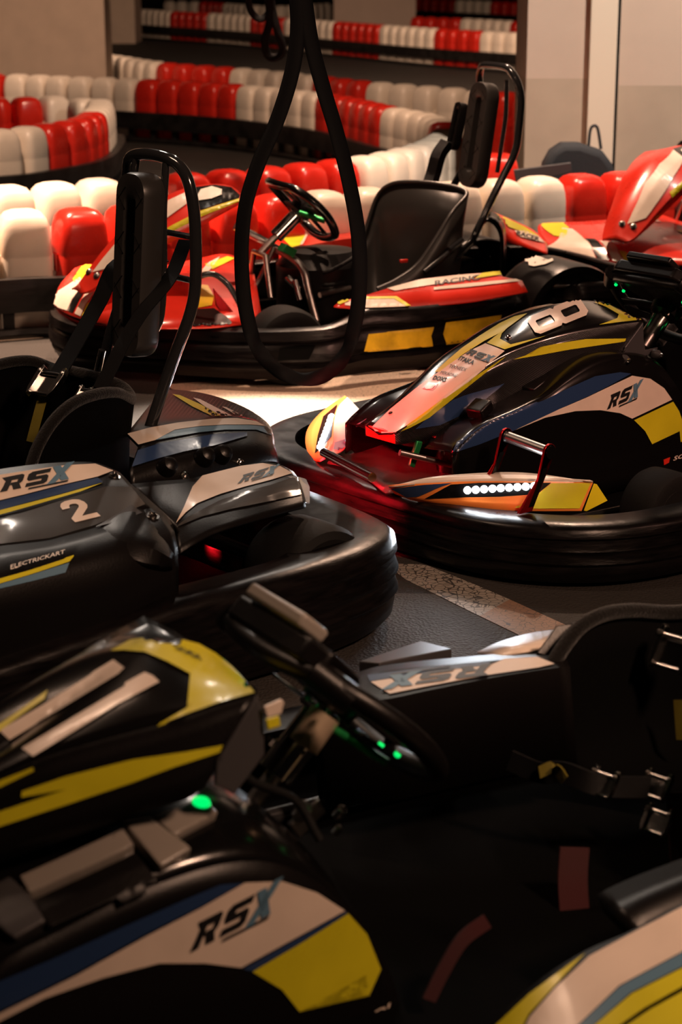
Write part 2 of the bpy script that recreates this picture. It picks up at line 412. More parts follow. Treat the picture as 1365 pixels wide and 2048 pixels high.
# left wall block that ends at a corner, two paint tones
yl = 17.2; xl = G(211, 60, 1.0).x*0+ (pray(211, 100).x/pray(211, 100).y)*yl
quadbox('wall_left', -9, xl, yl, yl+.5, 1.06, 4.6, M['wall_upper'])
quadbox('wall_left', -9, xl, yl, yl+.5, 0, 1.06, M['wall_lower'])
# right pillar, cream post and wall
yr = 9.6
def xat(px, py, y): d = pray(px, py); return d.x/d.y*y
xa, xb, xc = xat(1053, 170, yr), xat(1176, 170, yr), xat(1236, 170, yr)
def zat(px, py, y): d = pray(px, py); return CAMH+d.z/d.y*y
zs = zat(1110, 157, yr); zs2 = zat(1300, 172, yr-.05)
quadbox('wall_right', xa, xb+.03, yr, yr+.6, zs, 4.6, M['wall_upper'])
quadbox('wall_right', xa, xb+.03, yr, yr+.6, 0, zs, M['wall_lower'])
quadbox('trim_1', xb, xc-.018, yr-.05, yr+.02, 0, 4.6, M['post_cream'])
quadbox('trim_2', xc-.018, xc, yr-.02, yr+.02, 0, 4.6, M['black_matte'])
quadbox('wall_right', xc, 6, yr-.02, yr+.6, zs2, 4.6, M['wall_upper'])
quadbox('wall_right', xc, 6, yr-.02, yr+.6, 0, zs2, M['wall_lower'])
# pillars far down the hall
quadbox('wall_far_pillar', xat(60, 5, 30), xat(262, 5, 30), 30.5, 31.5, 0, 4.6, M['wall_lower'])
quadbox('wall_far_pillar', xat(668, 20, 33), xat(832, 20, 33), 33, 34, 0, 4.6, M['wall_upper'])
# painted ground markings (thin coats of paint)
def paint(name, pix, m, z=.0015):
    P = [G(x, y, 0) for x, y in pix]; vs = [(p.x, p.y, 0.0002) for p in P]+[(p.x, p.y, z) for p in P]; n = len(P)
    fs = [tuple(range(n)), tuple(range(n, 2*n))]+[(i, (i+1) % n, (i+1) % n+n, i+n) for i in range(n)]
    me = mesh(name, vs, fs, m, None, smooth=False)
    bm = bmesh.new(); bm.from_mesh(me.data); bmesh.ops.recalc_face_normals(bm, faces=bm.faces); bm.to_mesh(me.data); bm.free()
    tag(me, kind='structure')
paint('trim_3', [(770, 1128), (850, 1130), (943, 1167), (1020, 1200), (960, 1233), (812, 1160)], M['floor_paint_white'])
paint('trim_6', [(1020, 1200), (1130, 1250), (1250, 1310), (1130, 1315), (960, 1233)], M['floor_paint_brown'])
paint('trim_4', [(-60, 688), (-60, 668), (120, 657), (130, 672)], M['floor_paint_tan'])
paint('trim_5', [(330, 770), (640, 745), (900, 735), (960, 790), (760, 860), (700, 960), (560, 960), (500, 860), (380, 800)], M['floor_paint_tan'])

# ------------------------------------------------------------------ barrier blocks
def block_mesh(name, m, w=.20, d=.20, h=.464):
    """hollow plastic barrier block: rounded shoulders, side lugs, centre seam"""
    prof = [(.90, 0), (.97, .01), (1, .03), (1, h*.60), (.985, h*.63), (.985, h*.64), (1, h*.66), (.99, h*.78), (.95, h*.86), (.86, h*.93), (.70, h*.975), (.45, h*.995), (.15, h)]
    n = 28; vs = []; fs = []
    for s, z in prof:
        for k in range(n):
            a = 2*PI*k/n; e = .42 if s > .8 else .55
            c, q = math.cos(a), math.sin(a)
            x = math.copysign(abs(c)**e, c); y = math.copysign(abs(q)**e, q)
            vs.append(Vector((x*w/2*s*.97, y*d/2*s, z)))
    for i in range(len(prof)-1):
        for k in range(n): fs.append((i*n+k, i*n+(k+1) % n, (i+1)*n+(k+1) % n, (i+1)*n+k))
    fs.append(tuple(range((len(prof)-1)*n, len(prof)*n))); fs.append(tuple(reversed(range(n))))
    # joining lugs at mid height on both flanks
    for sx in (-1, 1):
        k = len(vs); x0, x1 = sx*w*.44, sx*w*.515
        for x in (x0, x1):
            for y in (-d*.18, d*.18):
                for z in (h*.50, h*.64): vs.append(Vector((x, y, z)))
        fs += [tuple(k+i for i in f) for f in ((0, 1, 3, 2), (4, 6, 7, 5), (0, 4, 5, 1), (2, 3, 7, 6), (0, 2, 6, 4), (1, 5, 7, 3))]
    me = bpy.data.meshes.new(name); me.from_pydata([tuple(v) for v in vs], [], fs); me.materials.append(m)
    bm = bmesh.new(); bm.from_mesh(me); bmesh.ops.recalc_face_normals(bm, faces=bm.faces); bm.to_mesh(me); bm.free()
    for p in me.polygons: p.use_smooth = True
    me.set_sharp_from_angle(angle=math.radians(50)); return me
BW, BR = block_mesh('barrier_block', M['block_white']), block_mesh('barrier_block', M['block_red'])
def polyline(pts, step):
    """points every `step` metres along a smooth path, with heading"""
    P = resample([Vector((p.x, p.y, 0)) for p in pts], 400); out = []; acc = 0; nxt = 0
    for a, b in zip(P, P[1:]):
        L = (b-a).length
        while acc+L >= nxt:
            t = (nxt-acc)/max(L, 1e-9); d = (b-a).normalized(); out.append((a.lerp(b, t), math.atan2(d.y, d.x))); nxt += step
        acc += L
    return out
def row(pix, colors, where, group, step=.205, ztop=.464, side=1, rail=True, start=0, offs=.135, railname=None, zr=(.10, .225), world=None, brackets=True):
    pts = world or [G(x, y, ztop) for x, y in pix]
    pl = polyline(pts, step)
    for i, (p, a) in enumerate(pl):
        if isinstance(colors, str): c = colors[min(i, len(colors)-1)]
        else:
            px = 682.5+FPX*p.x/(p.y*CP+(CAMH-ztop)*SP); c = 'r'
            for lim, cc in colors:
                if px < lim: c = cc; break
        if c == '.': continue
        o = bpy.data.objects.new('barrier_block', BW if c == 'w' else BR); COL.objects.link(o)
        o.location = (p.x, p.y, 0); o.rotation_euler = (0, 0, a)
        cn = 'white' if c == 'w' else 'red'
        tag(o, cn+' plastic barrier block with rounded top '+where, 'barrier block', cn+' '+group)
    if rail:
        P = resample([Vector((p.x, p.y, 0)) for p in pts], 60); n = len(P); vs = []; fs = []
        def strip(z0, z1, o0, o1, nm, lab):
            vs = []; fs = []
            for i, p in enumerate(P):
                t = (P[min(i+1, n-1)]-P[max(i-1, 0)]).normalized(); q = Vector((t.y, -t.x, 0))*side
                for o_, z in ((o0, z0), (o1, z0), (o1+.006, (z0+z1)/2), (o1, z1), (o0, z1)): 
                    v = p+q*o_; vs.append((v.x, v.y, z))
            for i in range(n-1):
                for k in range(5): fs.append((i*5+k, i*5+(k+1) % 5, i*5+5+(k+1) % 5, i*5+5+k))
            fs += [(0, 1, 2, 3, 4), tuple(range(n*5-5, n*5))]
            o = mesh(nm, vs, fs, M['rail_black'], None, auto=20)
            bm = bmesh.new(); bm.from_mesh(o.data); bmesh.ops.recalc_face_normals(bm, faces=bm.faces); bm.to_mesh(o.data); bm.free(); return o
        r = empty('barrier_rail', (0, 0, 0), 0, railname, 'barrier rail')
        for z0, z1 in (zr, (.0, .035)):
            o = strip(z0, z1, offs-.028, offs+.02, 'rail_beam', None); o.parent = r
        for i, (p, a) in enumerate(pl):
            if not brackets: break
            vs = []; fs = []
            q = Vector((math.sin(a), -math.cos(a), 0))*side; t = Vector((math.cos(a), math.sin(a), 0)); c = p+q*(offs-.02)+t*step/2; k = len(vs)
            for dx in (-.02, .02):
                for dy in (-.006, .012):
                    for z in (.03, zr[0]+.01): v = c+t*dx+q*dy; vs.append((v.x, v.y, z))
            fs += [tuple(k+j for j in f) for f in ((0, 1, 3, 2), (4, 6, 7, 5), (0, 4, 5, 1), (2, 3, 7, 6), (0, 2, 6, 4), (1, 5, 7, 3))]
            o = mesh('rail_bracket', vs, fs, M['rail_black'], r, smooth=False)
            bm = bmesh.new(); bm.from_mesh(o.data); bmesh.ops.recalc_face_normals(bm, faces=bm.faces); bm.to_mesh(o.data); bm.free()
row([(-178, 432), (-66, 424), (52, 418), (158, 415), (420, 397), (700, 377), (1086, 352), (1263, 342), (1360, 336)], [(102, 'w'), (640, 'r'), (1130, 'w'), (2000, 'r')],
    'in the front row of the nearest barrier', 'blocks of the nearest barrier, front row', step=.2125, railname='black rail along the foot of the nearest barrier behind the red karts')
row([(15, 370), (115, 363), (215, 355), (410, 342), (560, 330), (650, 321), (725, 312), (775, 303), (820, 292), (855, 281), (880, 268), (893, 256)], [(300, 'w'), (690, 'r'), (2000, 'w')],
    'in the second row of the nearest barrier', 'blocks of the nearest barrier, back row', step=.212, rail=False)
row([(-70, 262), (20, 256), (82, 248), (118, 243), (150, 237), (175, 228), (192, 215), (200, 203), (195, 196), (170, 196), (120, 199)], 'wwwrrrrrwwwwwwwwww',
    'around the island end at left', 'blocks of the island end', railname='black rail bent around the rounded end of the island at left')
row([(-60, 193), (-8, 195), (58, 193), (118, 190)], 'rrrw', 'behind the island end at left', 'blocks behind the island end', rail=False)
row([(-135, 142), (-43, 146), (49, 148), (141, 152), (238, 155), (284, 157), (370, 161), (453, 166), (560, 175), (680, 190), (780, 212), (860, 228), (893, 245)],
    [(25, 'r'), (262, 'w'), (475, 'r'), (660, 'w'), (781, 'r'), (882, 'w'), (2000, 'r')], 'in the front row of the long bend', 'blocks of the long bend, front row', step=.2105, railname='black rail along the foot of the long bend barrier')
row([(215, 108), (330, 124), (455, 133), (560, 142), (650, 152), (755, 163), (950, 178), (1070, 188)], [(326, 'w'), (456, 'r'), (650, 'w'), (755, 'r'), (1003, 'w'), (2000, 'r')],
    'in the rear row of the long bend', 'blocks of the long bend, rear row', step=.26, rail=False)
row(None, 'rrrr', 'beside the wall pillar', 'blocks beside the pillar', world=[Vector((xat(1000, 300, 9.2), 9.25, 0)), Vector((xat(1060, 300, 9.2), 9.25, 0))], rail=True, railname='short black rail beside the pillar', step=.2)
row([(200, 16), (262, 17), (350, 22), (500, 30), (683, 43), (870, 56), (1075, 67)], [(263, 'r'), (352, 'w'), (421, 'r'), (503, 'w'), (577, 'r'), (668, 'w'), (762, 'r'), (872, 'w'), (975, 'r'), (2000, 'w')],
    'along the far straight of the track', 'blocks of the far straight', step=.23, railname='black rail along the far straight', brackets=False)
row([(838, 33), (950, 37), (1075, 44)], [(928, 'r'), (1030, 'w'), (2000, 'r')], 'just behind the far straight at right', 'blocks behind the far straight', step=.25, rail=False)
row([(820, 0), (950, 5), (1075, 10)], [(910, 'r'), (980, 'w'), (2000, 'r')], 'on the farthest stretch at the top right', 'blocks of the farthest stretch', step=.3, ztop=.42, railname='black rail on the farthest stretch', brackets=False)
row([(340, 6), (420, 8), (540, 16), (665, 10)], [(398, 'w'), (456, 'r'), (2000, 'w')], 'on the farthest stretch, top middle', 'blocks of the farthest stretch, middle', step=.3, ztop=.42, rail=False)

# ------------------------------------------------------------------ things by the right wall
yb = 8.9
def at_y(px, py, y): return (xat(px, py, y), zat(px, py, y))
bag = empty('backpack', (xat(1150, 300, yb), yb, 0), 0, 'dark navy backpack with a thin top handle against the cream post', 'bag')
bx = bag.location.x
out = [at_y(x, y, yb) for x, y in ((1083, 345), (1086, 325), (1100, 300), (1123, 285), (1158, 285), (1203, 300), (1222, 325), (1228, 350))]
out = [(x-bx, .09, z) for x, z in out]+[(out[-1][0]-bx, .09, .30), (out[0][0]-bx, .09, .30)]
prism('bag_body', out, (0, -.16, 0), M['bag_cloth'], bag, bev=.03)
hd = [at_y(x, y, yb) for x, y in ((1178, 292), (1181, 262), (1187, 252), (1196, 257), (1203, 298))]
tube('handle', [(x-bx, 0, z) for x, z in hd], .007, M['bag_cloth'], bag)
box('base_foot', (0, 0, .15), (.30, .14, .30), M['bag_cloth'], bag, bev=.01)
yq = 8.75; bo = [at_y(x, y, yq) for x, y in ((1028, 340), (1143, 325), (1145, 345), (1033, 368))]
brd = tag(prism('panel_board', [(x, yq, z) for x, z in bo], (0, .02, 0), M['grey_plastic'], None, frame=False),
          'dark grey board leaning behind the barrier blocks below the backpack', 'board')
box('board_foot', ((bo[0][0]+bo[1][0])/2, -yq-.01, bo[3][1]/2), (.16, .02, bo[3][1]), M['grey_plastic'], brd)
# ------------------------------------------------------------------ hanging straps
def loop_strap(name, pts, y, w, label, wob=0):
    root = empty(name, (0, 0, 0), 0, label, 'strap')
    P = []
    for i, q in enumerate(pts):
        d = pray(q[0], q[1]); P.append((CAM+d*((y+(q[2] if len(q) > 2 else 0))/d.y)))
    P = resample(P, 150); N = len(P); vs = []; fs = []
    for i, p in enumerate(P):
        t = (P[min(i+1, N-1)]-P[max(i-1, 0)]).normalized(); s = i/(N-1)
        tw = .12+.45*math.sin(s*PI)**2*math.sin(s*9)+(.45*math.sin(s*85)*wob if .42 < s < .58 else 0)
        a = t.cross(Vector((0, 1, 0))).normalized(); b = t.cross(a).normalized()
        u = a*math.cos(tw)+b*math.sin(tw); v = t.cross(u)
        for k in range(12):
            an = 2*PI*k/12; vs.append(p+u*math.cos(an)*w*.5+v*math.sin(an)*w*.10)
    for i in range(N-1):
        for k in range(12): fs.append((i*12+k, i*12+(k+1) % 12, i*12+12+(k+1) % 12, i*12+12+k))
    fs += [tuple(reversed(range(12))), tuple(range(N*12-12, N*12))]
    mesh('webbing_loop', vs, fs, M['strap_black'], root, auto=60)
    a, b = P[0], P[-1]
    mesh('hanger_strap', [(a.x-.015, a.y, a.z-.02), (a.x+.015, a.y, a.z-.02), (a.x+.015, a.y, 4.6), (a.x-.015, a.y, 4.6)]+[(a.x-.015, a.y+.006, a.z-.02), (a.x+.015, a.y+.006, a.z-.02), (a.x+.015, a.y+.006, 4.6), (a.x-.015, a.y+.006, 4.6)],
         [(0, 1, 2, 3), (7, 6, 5, 4), (0, 4, 5, 1), (1, 5, 6, 2), (2, 6, 7, 3), (3, 7, 4, 0)], M['strap_black'], root, smooth=False)
loop_strap('hanging_strap_loop', [(592, -30), (596, 60), (583, 150), (553, 245), (520, 320), (494, 400), (484, 480), (485, 560), (494, 630), (512, 690), (548, 735), (600, 758), (650, 750), (690, 710), (712, 640), (720, 560), (717, 470), (700, 370), (675, 270), (645, 170), (622, 80), (606, -30)], 4.6, .037,
           'long black webbing strap hanging in a loop in front of the middle red kart', wob=1)
loop_strap('hanging_strap_loop', [(535, -20), (540, 40), (530, 80), (536, 110), (552, 115), (566, 100), (555, 60), (545, 20), (540, -20)], 8.5, .035, 'short dark strap loop hanging at the top left of the long strap')
loop_strap('hanging_strap_loop', [(492, -30), (496, 0), (504, 25), (522, 38), (540, 22), (543, -5), (540, -30)], 8.4, .03, 'rounded dark strap end hanging at the very top edge beside the short loop')
# ------------------------------------------------------------------ karts
def new_kart(o, ang, label):
    fr = Fr(o, ang); root = empty('go_kart', (fr.o.x, fr.o.y, 0), fr.ang, label, 'go-kart')
    return {'fr': fr, 'root': root, 'surf': []}
def tyre(K, c, r, w, parent=None, rim=True, rimmat=None):
    """wheel with its axle along l; c = centre"""
    p = parent or K['root']; h = w/2
    t = lathe('tyre', [(r*.56, -h*.9), (r*.80, -h), (r*.93, -h*.92), (r, -h*.68), (r*1.01, 0), (r, h*.68), (r*.93, h*.92), (r*.80, h), (r*.56, h*.9)], c, (0, 1, 0), M['rubber'], p, seg=40)
    lathe('rim', [(r*.10, -h*.5), (r*.5, -h*.55), (r*.57, -h*.92), (r*.57, h*.92), (r*.5, h*.55), (r*.2, h*.45), (r*.14, h*.7), (r*.03, h*.7)], c, (0, 1, 0), rimmat or M['steel'], t, seg=30)
    return t
def ring_outline(half, n=140):
    """half outline (b,l) from nose centre to tail centre -> closed smooth loop"""
    pts = [Vector((b, l, 0)) for b, l in half]+[Vector((b, -l, 0)) for b, l in reversed(half[1:-1])]
    P = pts+pts[:1]; P = [pts[-1]]+P+[pts[1]]; out = []
    for i in range(1, len(P)-2):
        for k in range(6):
            t = k/6; a, b, c, d = P[i-1], P[i], P[i+1], P[i+2]
            out.append(.5*((2*b)+(c-a)*t+(2*a-5*b+4*c-d)*t*t+(3*b-a-3*c+d)*t**3))
    return out
def bumper(K, half, hfun, name='bumper', m=None, inn=.095, prof=None, cap=None):
    """moulded ring bumper swept along the outline"""
    P = ring_outline(half); N = len(P); vs = []; S = prof or [(1.0, 1.0), (.45, 1.02), (.12, 1.0), (0, .93), (-.03, .80), (.015, .76), (.0, .70), (-.05, .58), (.01, .52), (.0, .47), (-.05, .36), (.015, .30), (0, .24), (.03, .10), (.14, 0), (1.0, 0)]
    k = len(S)
    for i, p in enumerate(P):
        t = (P[(i+1) % N]-P[i-1]).normalized(); q = Vector((-t.y, t.x, 0))
        if q.dot(Vector((1.0, 0, 0))-p) < 0: q = -q        # inward
        z0, z1, iw = hfun(p)
        for u, v in S: vs.append(Vector((p.x, p.y, z0+(z1-z0)*v))+q*(u*iw))
    fs = [(i*k+j, i*k+(j+1) % k, ((i+1) % N)*k+(j+1) % k, ((i+1) % N)*k+j) for i in range(N) for j in range(k)]
    fr = K['fr']
    o = mesh(name, [L2(v) for v in vs], fs, m or M['bumper_black'], K['root'], auto=45)
    bm = bmesh.new(); bm.from_mesh(o.data); bmesh.ops.recalc_face_normals(bm, faces=bm.faces); bm.to_mesh(o.data); bm.free()
    K['surf'].append(([fr.w(v) for v in vs], [list(f) for f in fs])); return o
HALF = [(-.075, 0), (-.07, .2), (-.055, .36), (0, .50), (.12, .62), (.30, .685), (.6, .70), (1.0, .70), (1.4, .70), (1.75, .695), (1.95, .66), (2.06, .58), (2.10, .46), (2.12, .2), (2.12, 0)]
def h_rsx(p):
    b = p.x
    top = .15 if b < .6 else (.15+.06*min(1, (b-.6)/.8)); iw = .10 if b < 1.7 else .10+.06*min(1, (b-1.7)/.25)
    return .014, top, iw
def floor_pan(K, b0=.1, b1=1.9):  # pan made wider at the sides to block light leaking under the kart
    prism('floor_pan', [(b0, -.45, .03), (b0, .45, .03), (b0+.45, .6, .03), (b1-.4, .6, .03), (b1, .4, .03), (b1, -.4, .03), (b1-.4, -.6, .03), (b0+.45, -.6, .03)], (0, 0, .012), M['black_matte'], K['root'])
    for s in (-1, 1):
        tube('frame_rail', [(b0, s*.30, .06), (.6, s*.36, .06), (1.3, s*.36, .06), (b1, s*.34, .08)], .015, M['black_tube'], K['root'])
    tube('axle', [(1.86, -.62, .13), (1.86, .62, .13)], .018, M['steel'], K['root'], smooth=False)
H_LOW = lambda p: (.014, .12, .09)
def front_wheels(K, b=.46, l=.50, r=.10):
    for s in (-1, 1): tyre(K, (b, s*l, r), r, .11)
def rear_wheels(K, b=1.86, l=.52, r=.125):
    for s in (-1, 1): tyre(K, (b, s*l, r), r, .16)
def seat_shell(K, near, back, far, lip_r=.014, mt='felt', bottom=.10, b_front=None):
    """bucket seat: rim runs near side -> back -> far side; shell drops to the squab"""
    rim = resample(list(near)+list(back)+list(far), 60); n = len(rim); c = Vector((sum(p.x for p in rim)/n, 0, 0))
    s = empty('seat', (0, 0, 0)); s.parent = K['root']
    c = Vector(((min(p.x for p in rim)+max(p.x for p in rim))/2, sum(p.y for p in rim)/n, bottom))
    R = []
    for t in (0, .12, .3, .5, .7, .85, .95, 1.0):
        ring = []
        for p in rim:
            q = Vector((p.x+(c.x-p.x)*(.10+.75*t**3)*(1 if t > 0 else 0), p.y+(c.y-p.y)*(.08*min(1, t*3)+.82*t**4), p.z+(bottom-p.z)*math.sin(t*PI/2)**.8))
            ring.append(q if t > 0 else Vector(p))
        R.append(ring)
    vs, fs = grid(R); fs = fs+[tuple(range(len(vs)-n, len(vs)))]
    o = mesh('seat_shell', [L2(v) for v in vs], fs, M['black_matte' if mt == 'felt' else mt], s, sol=.008)
    tube('rim_trim' if mt == 'felt' else 'rim_edge', rim, lip_r, M[mt], s, seg=10, n=120)
    return s
def steering(K, c, r=.165, tilt=45, led=True, col=None, dmat='black_satin', rimmat='black_satin'):
    """flat-bottomed steering wheel; face normal points back and up"""
    s = empty('steering_wheel', (0, 0, 0)); s.parent = K['root']; c = Vector(c)
    ta = math.radians(tilt); U = Vector((-math.cos(ta), 0, math.sin(ta))); W = Vector((0, 1, 0)); Nn = Vector((math.sin(ta), 0, math.cos(ta)))
    def at(x, y, z=0): return c+W*x+U*y+Nn*z
    P = []
    for k in range(48):
        a = 2*PI*k/48; x, y = math.cos(a)*r, math.sin(a)*r*.93
        if y < -r*.62: y = -r*.62-(abs(y)-r*.62)*.35
        if y > r*.7: y = r*.7+(y-r*.7)*.35
        P.append(at(x, y, .012*math.cos(2*a)))
    tube('wheel_rim', P, .0155, M[rimmat], s, closed=True, seg=14)
    for k, a in enumerate((65, 115, 0, 180, 270)):
        a = math.radians(a); prism('spoke', [at(math.cos(a)*.04-math.sin(a)*.016, math.sin(a)*.04+math.cos(a)*.016), at(math.cos(a)*r*.93-math.sin(a)*.012, math.sin(a)*r*.85+math.cos(a)*.012),
            at(math.cos(a)*r*.93+math.sin(a)*.012, math.sin(a)*r*.85-math.cos(a)*.012), at(math.cos(a)*.04+math.sin(a)*.016, math.sin(a)*.04-math.cos(a)*.016)], Nn*.008, M['black_satin'], s)
    if led:
        prism('display_housing', [at(-.10, .055), at(-.13, .135), at(-.10, .158), at(.10, .158), at(.13, .135), at(.10, .055), at(.06, .02), at(-.06, .02)], Nn*.035, M['black_satin'], s, bev=.006)
        prism('top_pad', [at(-.085, .128, .036), at(-.075, .172, .036), at(.075, .172, .036), at(.085, .128, .036)], Nn*.020, M[dmat], s, bev=.005)
        for sx in (-1, 1):
            tube('grip_end', [at(sx*.155, .085), at(sx*.118, .138)], .021, M['black_satin'], s, smooth=False)
            prism('paddle', [at(sx*.05, -.005, -.02), at(sx*.13, .02, -.02), at(sx*.14, -.02, -.02), at(sx*.06, -.035, -.02)], -Nn*.005, M['black_gloss'], s)
        for x, y in ((-.118, .10), (-.105, .075), (.105, .07), (.12, -.055), (.06, -.07), (-.05, -.03)):
            lathe('indicator_light', [(.002, 0), (.0045, 0), (.0045, .004), (.002, .006)], at(x, y, -.012), -Nn, M['led_green'], s, seg=10)
    lathe('hub', [(.012, -.02), (.04, -.02), (.045, .0), (.045, .02), (.03, .028), (.01, .03)], c, Nn, M['black_satin'], s)
    for k in range(3):
        a = 2*PI*k/3+.5; q = at(math.cos(a)*.03, math.sin(a)*.03, -.02); lathe('bolt', [(.003, 0), (.006, 0), (.006, -.008), (.003, -.009)], q, Nn, M['chrome'], s, seg=8)
    e = c-Nn*.22
    cl = tube('steering_column', [c-Nn*.02, c-Nn*.10, e], .013, M['steel'], K['root'], smooth=False)
    lathe('column_clamp', [(.014, -.05), (.026, -.05), (.026, .05), (.014, .05)], c-Nn*.085, Nn, M['chrome'], cl, seg=16)
    tube('column_stay', [e+Vector((0, .10, -.14)), e+Vector((0, .055, 0)), e+Vector((0, -.055, 0)), e+Vector((0, -.10, -.14))], .010, M['steel'], K['root'], smooth=False)
    return s
def bolt(K, px, py, r=.008, m='chrome', parent=None):
    T = bvh_of(K); d = pray(px, py).normalized(); h, nrm, i, dist = T.ray_cast(CAM, d)
    if h is None: return
    if nrm.dot(d) > 0: nrm = -nrm
    fr = K['fr']; q = fr.loc(h); q2 = fr.loc(h+nrm)-q
    w = lathe('bolt', [(r*.3, 0), (r*1.5, 0), (r*1.5, .002), (r, .002), (r*.95, .006), (r*.5, .008), (r*.3, .005)], q, q2, M[m], parent or K['root'], seg=16)

# ================================================================== kart number 8 (facing left, head lamps lit)
g = G(765, 870, .265)
K8 = new_kart(g, math.radians(40)*180/PI, 'black and yellow electric go-kart with number 8, its white head lamps lit')
def R8(pts): return [K8['fr'].l(x, y, l) for x, y, l in pts]
bumper(K8, HALF, h_rsx, 'bumper')
floor_pan(K8); front_wheels(K8); rear_wheels(K8)
# number panel: centre rail, shoulder, crease, lower edge (mirrored)
Cn = R8([(757, 868, 0), (775, 853, 0), (845, 784, 0), (930, 719, 0), (988, 676, 0), (1040, 643, 0), (1085, 620, 0), (1125, 606, 0), (1165, 601, 0), (1205, 605, 0), (1240, 618, 0), (1270, 636, 0), (1284, 650, 0)])
Cr = R8([(791, 867, .056), (815, 852, .060), (850, 830, .065), (900, 788, .070), (960, 742, .080), (1020, 708, .088), (1100, 680, .115), (1180, 660, .14), (1240, 649, .158), (1288, 643, .168)])
Lo = R8([(792, 889, .056), (815, 887, .062), (870, 875, .070), (940, 850, .082), (1000, 826, .092), (1060, 790, .112), (1110, 762, .132), (1180, 742, .155), (1235, 722, .17), (1252, 694, .174)])
def sh(a, b, t, lift, n=24):
    A, B = resample(a, n), resample(b, n); return [p.lerp(q, t)+Vector((0, 0, lift*min(1, i/(n*.25)))) for i, (p, q) in enumerate(zip(A, B))]
fairing = skin(K8, 'number_panel', [Cn, sh(Cn, Cr, .35, .006), sh(Cn, Cr, .7, .008), Cr], M['black_gloss'], n=40, sol=.004, mirror=True, m=9)
side8 = skin(K8, 'number_panel_side', [Cr, sh(Cr, Lo, .5, .0), Lo], M['carbon_dark'], n=40, sol=.004, mirror=True, m=5, parent=fairing)
fr = K8['fr']
# nose face
tl, tr, bl, br = fr.l(727, 873, -.055), Cr[0], fr.l(732, 905, -.055), Lo[0]
tl = Vector((Cr[0].x, -.056, Cr[0].z)); bl = Vector((Lo[0].x, -.056, Lo[0].z))
prism('nose_cap', [tl, tr, br, bl], (.03, 0, 0), M['red_body'], fairing, bev=.004)
# rear gusset plate and its spacer bolts
for s in (1, -1):
    Q = [fr.l(1288, 645, .172), fr.l(1252, 694, .176), fr.l(1250, 728, .176), fr.l(1262, 738, .176), fr.l(1292, 712, .172), fr.l(1312, 706, .172), fr.l(1318, 695, .172), fr.l(1292, 700, .172), fr.l(1289, 680, .172)]
    Q = [Vector((q.x, s*q.y, q.z)) for q in Q]
    gp = prism('mounting_plate', Q, (0, -s*.006, 0), M['grey_plastic'], fairing, bev=.002)
    for x, y in ((1244, 718), (1309, 708)):
        q = fr.l(x, y, .178); q.y *= s
        lathe('bolt', [(.005, 0), (.013, 0), (.013, .012), (.010, .018), (.007, .024), (.004, .024)], q, (0, s, 0), M['grey_plastic'], gp, seg=18)
        lathe('bolt_head', [(.003, 0), (.0065, 0), (.0065, .008), (.003, .01)], q+Vector((0, s*.022, 0)), (0, s, 0), M['chrome'], gp, seg=12)
D8 = lambda n, p, m, **k: decal(K8, n, p, M[m], parent=k.pop('parent', fairing), **k)
D8('cream_stripe', [(972, 688), (1010, 703), (955, 748), (905, 790), (855, 832), (815, 852), (792, 866), (760, 868), (737, 867), (748, 852), (781, 820), (840, 772), (902, 728), (940, 703)], 'cream')
D8('yellow_pinstripe', [(1000, 719), (1012, 712), (950, 752), (905, 792), (858, 835), (820, 855), (800, 863), (850, 832), (900, 789)], 'yellow', off=.003)
D8('yellow_flash', [(1056, 628), (1030, 634), (1000, 648), (960, 673), (925, 697), (895, 722), (870, 745), (880, 745), (930, 708), (970, 683), (1005, 665)], 'yellow')
D8('yellow_flash', [(975, 687), (1028, 645), (1005, 668), (1001, 679), (1022, 690), (1092, 673), (1010, 700)], 'yellow')
D8('yellow_flash', [(1080, 694), (1115, 687), (1172, 678), (1252, 677), (1250, 683), (1195, 691), (1140, 699), (1080, 710), (1026, 719), (1050, 711), (1110, 697), (1125, 692)], 'yellow')
D8('yellow_flash', [(1160, 592), (1192, 597), (1225, 606), (1255, 621), (1284, 641), (1245, 645), (1199, 651), (1235, 638), (1256, 632), (1238, 630), (1212, 615), (1182, 603)], 'yellow')
D8('blue_flash', [(905, 800), (930, 790), (1000, 770), (1009, 766), (1000, 775), (940, 822), (880, 850), (830, 858), (850, 840)], 'blue')
text(K8, 'lettering', 'SODI', (1186, 603), (1232, 614), (-6, -10), M['ink'], bold=.02, ml=4, parent=fairing)
rsx(K8, (932, 710), (982, 727), (8, -9), parent=fairing)
text(K8, 'lettering', 'ITAKA', (917, 722), (947, 732), (6, -8), M['ink'], bold=.03, ml=4, parent=fairing)
text(K8, 'lettering', 'TEKNEEX', (898, 737), (932, 745), (4, -6), M['ink'], bold=.0, ml=4, parent=fairing)
text(K8, 'lettering', 'MEKAONE', (881, 750), (913, 757), (4, -6), M['ink'], bold=.0, ml=4, parent=fairing)
text(K8, 'lettering', 'DOXS', (866, 761), (892, 766), (5, -8), M['ink'], bold=.04, ml=4, parent=fairing)
D8('red_badge', [(846, 779), (858, 767), (878, 769), (872, 778), (866, 783)], 'red_body', off=.0034)
D8('red_badge', [(851, 777), (863, 774), (858, 770), (869, 770), (872, 774), (860, 778), (866, 780), (854, 781)], 'cream', off=.0044)
def ring2(out, inn): 
    n = len(out); return [[out[i], out[(i+1) % n], inn[(i+1) % n], inn[i]] for i in range(n)]
